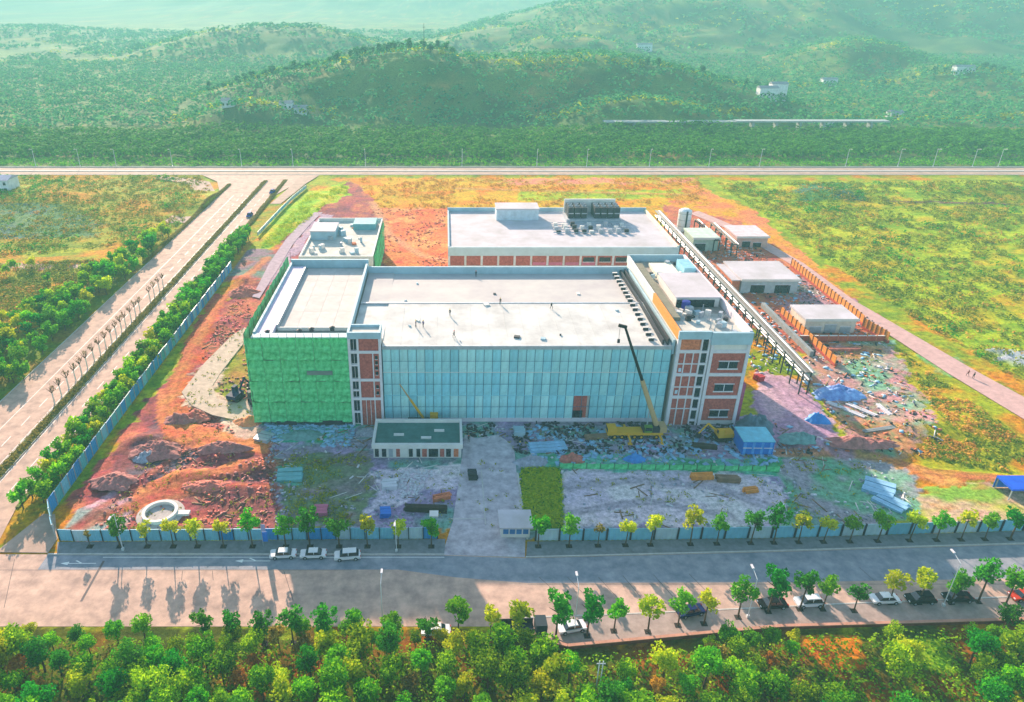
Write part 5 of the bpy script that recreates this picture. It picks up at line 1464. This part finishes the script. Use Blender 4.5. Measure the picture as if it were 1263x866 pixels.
row = [(664,'g',1.15),(702,'g',1.1),(738,'o',1.0),(772,'y',.95),(803,'y',1.0),(853,'y',1.15),(886,'g',.9),(926,'d',1.1),(955,'d',1.1),(986,'y',1.0),(1017,'y',.95),(1050,'g',1.0),(1085,'g',1.05),(1125,'y',1.1),(1159,'g',1.0),(1190,'y',.95),(1220,'g',1.0),(1252,'d',1.2),(1290,'g',1)]
for i, (u, k_, s) in enumerate(row):
    x, y = P(u, 676 if u < 900 else 672); y = 101.0+max(0, (x-20)*.024)
    put(rnd.choice(ST[k_]), x, y, .13, s*1.12, '%s street tree before the right hoarding, %s from the entrance' % (CN[k_], ORD[i]), G2)
    struct('tree_pit', MB().box(x-.55,y-.5,.12,x+.55,y+.5,.145), M('pit_soil', (0,0,0)))
G3 = 'street trees on the near footway'
row = [(253,794,'d',.85),(287,792,'d',.85),(327,794,'d',.9),(362,794,'d',1.0),(405,793,'d',1.0),(440,793,'g',1.0),(486,792,'g',.9),(527,791,'d',.85),(565,785,'g',1.05),(605,788,'y',.9),(641,790,'y',1.15),(685,789,'d',1.2),(724,785,'d',1.1),(757,779,'g',.95),(799,780,'y',1.1),(836,772,'g',1.0),(868,770,'y',.95),(910,762,'g',1.1),(947,755,'d',1.2),(986,752,'d',1.05),(1014,752,'g',.9),(1053,754,'d',.8),(1097,744,'y',1.0),(1132,744,'y',1.05),(1172,744,'g',1.0),(1206,743,'d',1.15),(1240,746,'g',1.1)]
for i, (u, v, k_, s) in enumerate(row):
    x, y = P(u, v); put(rnd.choice(ST[k_]), x, y, .08, s*1.2, '%s round headed tree on the near footway, number %d from the left' % (CN[k_], i+1) if False else '%s round headed tree of the near footway row, %s from the left' % (CN[k_], ORD[i] if i < 26 else 'twenty-seventh'), G3)
    struct('tree_pit', MB().box(x-.5,y-.5,.05,x+.5,y+.5,.115), M('pit_soil', (0,0,0)))
# highway verge trees
VT = [tree_meshes(20+s, 2.1, 2.0, 3.0, 14, 620, .3, lm[m_], .13, m_bark) for s, m_ in enumerate(('green','deep','green','yellow','wood'))]
i = 0
for x0, off_ in ((-80.9, 0), (-77.6, 1.6)):
    y = 112+off_
    while y < 283:
        k_ = rnd.choice([0,1,0,3,4,4]) if y < 190 else rnd.choice([0,1,2,4])
        put(VT[k_], x0+rnd.uniform(-.6,.6), y+rnd.uniform(-.6,.6), 0, rnd.uniform(.85,1.2), '%s bush-like verge tree, %s row, %s' % (('mid green','dark green','leafy green','yellow green','bright green')[k_], 'road side' if off_ == 0 else 'hoarding side', ('nearest stretch','beside the netting','beside the roofs','far end')[min(3, int((y-110)/45))]), 'verge trees beside the blue hoarding', 'verge_tree')
        y += 3.2
# left wood beside highway
def inw(pts): return PP(*pts)
LWp = inw([(222,288),(212,318),(120,398),(60,450),(0,506),(-60,560),(-120,600),(-160,560),(-60,480),(20,395),(120,340),(195,292)])
for (x, y) in sample(LWp, 260, 3, 3.5):
    if x > -108.6: continue
    q_ = rnd.choice([0,1,2,4,4,3])
    put(VT[q_], x, y, 0, rnd.uniform(.9,1.45), '%s tree in the wood left of the highway, %s' % (('mid green','dark green','leafy green','yellow green','bright green')[q_], 'nearest part' if y < 165 else 'beside the whitewashed saplings' if y < 225 else 'far end by the kerb'), 'trees left of the highway', 'verge_tree')
for (u, v) in ((20,335),(8,340),(40,332),(3,400),(12,470),(30,470),(25,440),(60,350),(8,432)):
    x, y = P(u, v); put(VT[rnd.choice([0,3,4])], x, y, 0, rnd.uniform(.8,1.2), 'bush standing alone in the left field near the edge of the photo', 'bushes in the left field', 'field_bush', 'bush')
# bare saplings
SP = []
for s in (1,2,3):
    g_ = random.Random(s); tb = MB().tube((0,0,-.1),(0,0,2.6),.16,.13,6).mesh('trunk', m_barkw)
    br_ = MB()
    for i in range(7):
        a = i*.9+g_.random(); br_.tube((0,0,2.5),(math.cos(a)*.9,math.sin(a)*.9,3.6+g_.random()*1.0),.07,.03,4)
    bm_ = br_.mesh('branches', m_bark)
    lf = leaves('crown', crown_pts(90+s,.9,.8,3.7,6,60), np.full(60,.16), lm['twig'], s)
    SP.append((tb, bm_, lf))
ys = [151+3.7*i for i in range(16)]+[215,219,223,227]
for i, y in enumerate(ys):
    t_ = thing('bare_sapling', 'bare young tree with whitewashed trunk beside the highway median, %s from the near end' % ORD[i], 'tree', (-93.6, y+rnd.uniform(-.5,.5), 0), rnd.uniform(0,6), 'whitewashed saplings by the median')
    tb, bm_, lf = SP[i % 3]; t_.scale = (1.15,)*3
    ob('trunk', tb, t_); ob('branches', bm_, t_); ob('crown', lf, t_)
# foreground wood
WT = [tree_meshes(40+s, 2.5, 2.3, 4.6, 18, 1500, .23, lm[m_], .18, m_bark) for s, m_ in enumerate(('wood','wood','green','deep','wood','yellow'))]
WT2 = [tree_meshes(60, 1.7, 1.6, 2.6, 12, 700, .2, lm['autumn'], .12, m_bark), tree_meshes(61, 1.8, 1.6, 2.6, 12, 700, .2, lm['olive'], .12, m_bark)]
WP = [(-72,60),(-72,80.2),(-30,79.8),(-10,79.8),(8,79.3),(17,76.5),(30,77.5),(52,80.0),(90,82.3),(110,83.5),(110,60)]
holes = [PP((970,775),(1068,775),(1095,872),(1010,872)), PP((1095,778),(1172,778),(1210,872),(1140,872)), PP((640,790),(870,785),(830,838),(700,838)), PP((1030,830),(1060,828),(1110,866),(1060,866))]
pts = sample(WP, 290, 11, 2.75)
HZ = {0:0}
for (x, y) in pts:
    if any(inpoly(np.array([x]), np.array([y+.0]), h_)[0] for h_ in holes): continue
    far = y > 76.5
    k_ = rnd.random()
    part = 'left third' if x < -19 else 'middle third' if x < 19 else 'right third'
    row_ = 'first rank by the road' if far else 'ranks nearest the bottom edge' if y < 69 else 'middle ranks'
    if k_ < .10:
        q_ = rnd.randrange(2)
        put(WT2[q_], x, y, 0, rnd.uniform(.7,1.1), '%s low tree in the bottom wood, %s, %s' % (('orange leaved','olive brown')[q_], part, row_), 'low tinted trees of the bottom wood', 'wood_tree')
    else:
        q_ = rnd.randrange(6)
        put(WT[q_], x, y, 0, rnd.uniform(.5,.78) if far else rnd.uniform(.7,1.1), '%s tree in the bottom wood, %s, %s' % (('bright green','bright lime','mid green','dark green','loose green','yellow green')[q_], part, row_), 'green trees of the bottom wood', 'wood_tree')
# ridge trees one can tell apart
RT = [tree_meshes(70+s, 4.4, 4.4, 5.4, 12, 260, .9, lm['far'], .3, m_bark) for s in range(4)]
G4 = 'trees standing on the wooded ridge'
cnt = 0
for u in list(range(252,560,9)):
    x = np.interp(u, [180,560], [(180-548)/F*590, (560-548)/F*590])
    yk = 632+rnd.uniform(-6,10); x = (u-548)/F*(yk*.894+45*.449); 
    put(RT[cnt % 4], x, yk, float(hz_at(x, yk)), rnd.uniform(.55,1.1), 'ridge top tree on the hill behind, seen against the haze', G4, 'ridge_tree'); cnt += 1
for u in list(range(800,1000,14))+list(range(1090,1263,12)):
    yk = 632 if u < 1000 else 750; x = (u-548)/F*(yk*.894+50*.449)
    put(RT[cnt % 4], x, yk, float(hz_at(x, yk)), rnd.uniform(.5,.95), 'ridge top tree on the hill to the right, seen against the haze', G4+' at right', 'ridge_tree'); cnt += 1
# far woods as one mass each
rg = np.random.default_rng(4)
def mass(name, label, X_, Y_, Zb, hgt, rad, nq, ls, mat, seed):
    N = len(X_); g = np.random.default_rng(seed)
    e = g.normal(size=(N, nq, 3)); e /= np.linalg.norm(e, axis=2)[:, :, None]; e[:, :, 2] = np.abs(e[:, :, 2])*1.1-.1
    s = g.uniform(.6, 1.3, N)[:, None, None]*rad
    cpt = np.stack([X_, Y_, Zb+hgt*.35], 1)[:, None, :] + e*s*np.array([1, 1, hgt/rad*.55])
    o = ob(name, leaves(name, cpt.reshape(-1, 3), g.uniform(.7,1.3,N*nq)*ls, mat, seed, up=.8))
    return tag(o, label, 'woodland' if 'wood' in name else 'vegetation', None, 'stuff')
N = 7000
X_ = rg.uniform(-420, 520, N); Y_ = rg.uniform(424, 505, N)
k_ = (np.abs(X_) > -1) & (fbm(X_, Y_, 22, 91) > .25)
k_ &= ~((X_ < -150) & (Y_ < 425) & False)
X_, Y_ = X_[k_], Y_[k_]
mass('belt_wood', 'dark green belt of woodland beyond the far road', X_, Y_, hz_at(X_, Y_), 6.0, 3.4, 15, .95, lm['deep'], 5)
N = 15000
X_ = rg.uniform(-600, 800, N); Y_ = rg.uniform(516, 1000, N)
d = fbm(X_, Y_, 40, 92); k_ = (d > .30); X_, Y_ = X_[k_], Y_[k_]
mass('hill_wood', 'mixed woodland covering the nearer hills', X_, Y_, hz_at(X_, Y_), 6.5, 4.0, 10, 1.3, lm['far'], 6)
N = 9000
X_ = rg.uniform(-900, 1300, N); Y_ = rg.uniform(1000, 1700, N)
k_ = fbm(X_, Y_, 70, 93) > .42; X_, Y_ = X_[k_], Y_[k_]
mass('mountain_wood', 'scattered woodland on the hazy mountain', X_, Y_, hz_at(X_, Y_), 7, 5.5, 6, 2.6, lm['far'], 7)
Xs_ = rg.uniform(-420, 520, 3000); Ys_ = rg.uniform(407, 425, 3000)
mass('roadside_scrub', 'low light green scrub along the far side of the back road', Xs_, Ys_, hz_at(Xs_, Ys_), 1.8, 1.6, 7, .6, lm['green'], 12)
cp = []
for i_, (Yk, sg, xs_, zs_) in enumerate(RC):
    if Yk > 1400: continue
    n_ = int((xs_[-1]-xs_[0])/ (2.2 if Yk < 800 else 4))
    xx = rg.uniform(xs_[0], xs_[-1], n_); cp.append(np.stack([xx, Yk+rg.normal(0, sg*.16, n_)], 1))
cp = np.concatenate(cp)
mass('sunlit_crest_scrub', 'scrub along the hill crests, coloured yellow green as their sunlit edge', cp[:, 0], cp[:, 1], hz_at(cp[:, 0], cp[:, 1]), 4, 3.0, 9, 1.2, lm['yellow'], 8)  # yellow leaves paint the sunlit rim along the ridges
# field vegetation
def tufts(name, label, polys, n, nq, rad, h, ls, mat, seed, thr=.4, sc_=9):
    XY = np.concatenate([sample(p_, max(1, n//len(polys)), seed+i*3) for i, p_ in enumerate(polys)])
    k_ = fbm(XY[:, 0], XY[:, 1], sc_, seed+70) > thr; XY = XY[k_]
    o = mass(name, label, XY[:, 0], XY[:, 1], gz(XY[:, 0], XY[:, 1]), h, rad, nq, ls, mat, seed)
    o['category'] = 'vegetation'; return o
fR = PP((880,224),(1300,224),(1420,300),(1420,480),(1263,470),(1200,435),(1090,368),(1000,305),(940,262))
fL = PP((-60,217),(245,217),(262,232),(205,296),(-150,330)); fL2 = PP((-100,330),(160,318),(120,345),(10,400),(-60,470),(-300,560))
fB = PP((440,219),(860,219),(880,250),(470,258))
fV = PP((320,304),(380,240),(425,226),(430,236),(395,258),(345,300))
gr = PP((645,579),(689,579),(693,650),(647,650))
fS = PP((1110,430),(1130,445),(1263,545),(1263,585),(1130,560),(1165,525))
tufts('green_weeds', 'rough green weeds over the fields right and left', [fR, fR, fL, fL2], 15000, 9, 1.1, 1.0, .36, lm['field'], 31)
tufts('orange_weeds', 'dry orange weeds between the green in the fields', [fR, fL, fB, fL2], 7000, 8, 1.1, .8, .36, lm['fieldo'], 32, .45)
tufts('dark_scrub', 'dark green scrub clumps in the fields', [fR, fL, fR], 2600, 14, 1.5, 1.4, .4, lm['deep'], 33, .56, 14)
tufts('track_weeds', 'yellow green weeds between the right yard and the dirt road', [fS], 700, 8, .8, .5, .3, lm['field'], 41, .45, 6)
tufts('track_weeds_dry', 'dry orange weeds between the right yard and the dirt road', [fS], 500, 8, .8, .5, .3, lm['fieldo'], 42, .45, 6)
tufts('verge_grass', 'bright yellow green scrub between highway and site', [fV, gr], 1900, 9, .8, .9, .25, lm['yellow'], 34, .3)
tufts('plot_grass', 'green grass on the plot right of the entrance drive', [gr], 700, 9, .6, .6, .2, lm['green'], 35, .2)
siteL = PP((110,655),(150,600),(205,520),(250,430),(300,350),(316,420),(322,520),(350,560),(345,650))
siteR = PP((1000,430),(1100,420),(1180,540),(1110,570),(1110,640),(960,645),(950,570),(1040,540))
yardF = PP((322,524),(940,524),(1000,560),(1100,570),(1140,640),(960,650),(340,650))
tufts('site_weeds', 'sparse weeds on the disturbed ground of the site', [siteL, siteR, yardF, PP((350,560),(455,560),(455,650),(350,650))], 2400, 6, .5, .5, .2, lm['field'], 36, .5, 5)
tufts('hedge_median', 'low olive hedge on the highway median', [[(-92.4,112),(-90.6,112),(-90.6,373),(-92.4,373)], [(-109.0,250),(-107.5,250),(-107.5,366),(-109.0,366)], [(-82.5,283),(-81.2,283),(-81.2,375),(-82.5,375)]], 5400, 9, .6, .9, .22, lm['olive'], 37, .1)
tufts('wood_undergrowth', 'undergrowth beneath the wood along the bottom', [WP], 3600, 8, .9, 1.2, .25, lm['wood'], 38, .3)
# debris
TRK = [PP((224,484),(252,448),(286,414),(300,405),(316,404),(300,424),(272,460),(262,476),(268,492),(322,492),(322,508),(300,520),(262,512),(236,500)), PP((195,480),(228,474),(236,520),(290,535),(336,545),(330,560),(250,556),(205,545),(192,515)), PP((222,486),(286,414),(312,404),(316,414),(268,470),(276,500),(318,488),(330,530),(300,540),(250,505),(228,500)), PP((150,625),(190,590),(280,568),(300,575),(225,605),(180,640)), PP((205,475),(238,400),(262,360),(282,362),(262,410),(232,478)), PP((940,455),(985,470),(1040,540),(1000,540),(935,505))]
def scatter(name, label, polys, n, dims, mat, seed, tilt=.1, thr=.3):
    XY = np.concatenate([sample(p_, n//len(polys), seed+i) for i, p_ in enumerate(polys)])
    XY = XY[fbm(XY[:, 0], XY[:, 1], 7, seed+5) > thr]
    # keep off the entrance drive and gatehouse
    if not name.startswith('blue'):
        SL = PP((693,578),(925,582),(955,600),(960,645),(695,650)); XY = XY[~(inpoly(XY[:, 0], XY[:, 1], SL) & (fbm(XY[:, 0], XY[:, 1], 5, 77) < .56))]
    for tp in TRK:
        XY = XY[~inpoly(XY[:, 0], XY[:, 1], tp)]
    k_ = ~((XY[:, 0] > -.5) & (XY[:, 0] < 15.3) & (XY[:, 1] < 136)) & ~((XY[:, 0] > -15.5) & (XY[:, 0] < 4.3) & (XY[:, 1] > 128) & (XY[:, 1] < 138.4)); XY = XY[k_]
    N = len(XY); g = np.random.default_rng(seed)
    D = np.stack([g.uniform(*dims[0], N), g.uniform(*dims[1], N), g.uniform(*dims[2], N)], 1)
    Cn = np.stack([XY[:, 0], XY[:, 1], gz(XY[:, 0], XY[:, 1])+D[:, 2]*.3], 1)
    o = ob(name, boxes(name, Cn, D, g.uniform(0, 3.14, N), g.normal(0, tilt, N), mat))
    return tag(o, label, 'debris', None, 'stuff')
siteRd = PP((820,275),(900,285),(1100,410),(1090,440),(1180,560),(960,560),(945,480))
scatter('earth_clods', 'red brown clods over the torn earth on the left', [siteL, siteL, PP((455,258),(550,258),(550,328),(480,328))], 2600, ((.2,.9),(.2,.6),(.1,.35)), m_spr, 51, .3, .5)
scatter('dark_clods', 'plum dark clods over the torn earth on the left', [siteL], 1100, ((.2,.9),(.2,.6),(.1,.35)), m_spp, 52, .3, .5)
scatter('rubble', 'grey rubble strewn over the front yard', [yardF, yardF, siteRd], 2400, ((.15,.8),(.15,.6),(.1,.4)), m_spg, 53, .3, .52)
scatter('pale_rubble', 'pale broken blocks strewn over the yards', [yardF, siteRd, PP((460,582),(570,578),(560,640),(460,640))], 1800, ((.2,1.1),(.15,.5),(.1,.4)), m_frame, 54, .2, .52)
scatter('loose_planks', 'loose timber planks lying about the yards', [yardF, siteRd, siteL], 1100, ((1.5,4.2),(.15,.3),(.06,.14)), m_tim, 55, .05, .52)
scatter('white_planks', 'loose pale poles lying about the yards', [yardF, siteRd], 600, ((1.5,4.5),(.1,.2),(.08,.14)), m_cream, 56, .05, .52)
scatter('blue_scraps', 'scraps of blue sheeting lying about the yard', [PP((316,522),(440,522),(430,550),(345,550)), PP((650,525),(940,525),(960,575),(650,575)), siteRd], 900, ((.4,1.8),(.3,1.2),(.05,.3)), m_plate, 57, .1, .35)
scatter('dark_scrap', 'dark scrap metal strewn before the hall', [PP((480,522),(900,520),(930,560),(640,560),(600,545)), siteRd], 1500, ((.3,1.6),(.1,.5),(.1,.5)), m_steeld, 58, .2, .42)
scatter('orange_scrap', 'orange brick scraps around the sheds on the right', [siteRd, PP((840,285),(920,290),(1000,380),(960,400))], 1400, ((.2,1.2),(.15,.6),(.1,.4)), m_brick2, 59, .2, .35)
# ================================================================ HAZE
hm = bpy.data.materials.new('haze'); hm.use_nodes = True
t = hm.node_tree; t.nodes.clear()
pv = t.nodes.new('ShaderNodeVolumePrincipled'); oo = t.nodes.new('ShaderNodeOutputMaterial')
pv.inputs['Color'].default_value = (.34, .84, .85, 1); pv.inputs['Density'].default_value = .0004; pv.inputs['Anisotropy'].default_value = 0.0
t.links.new(pv.outputs[0], oo.inputs['Volume'])
hb_ = MB().box(-3500, -260, -4, 3500, 6000, 185).build('haze', hm)
hb_['kind'] = 'stuff'; hb_['label'] = 'pale teal haze filling the valley'; hb_['category'] = 'haze'
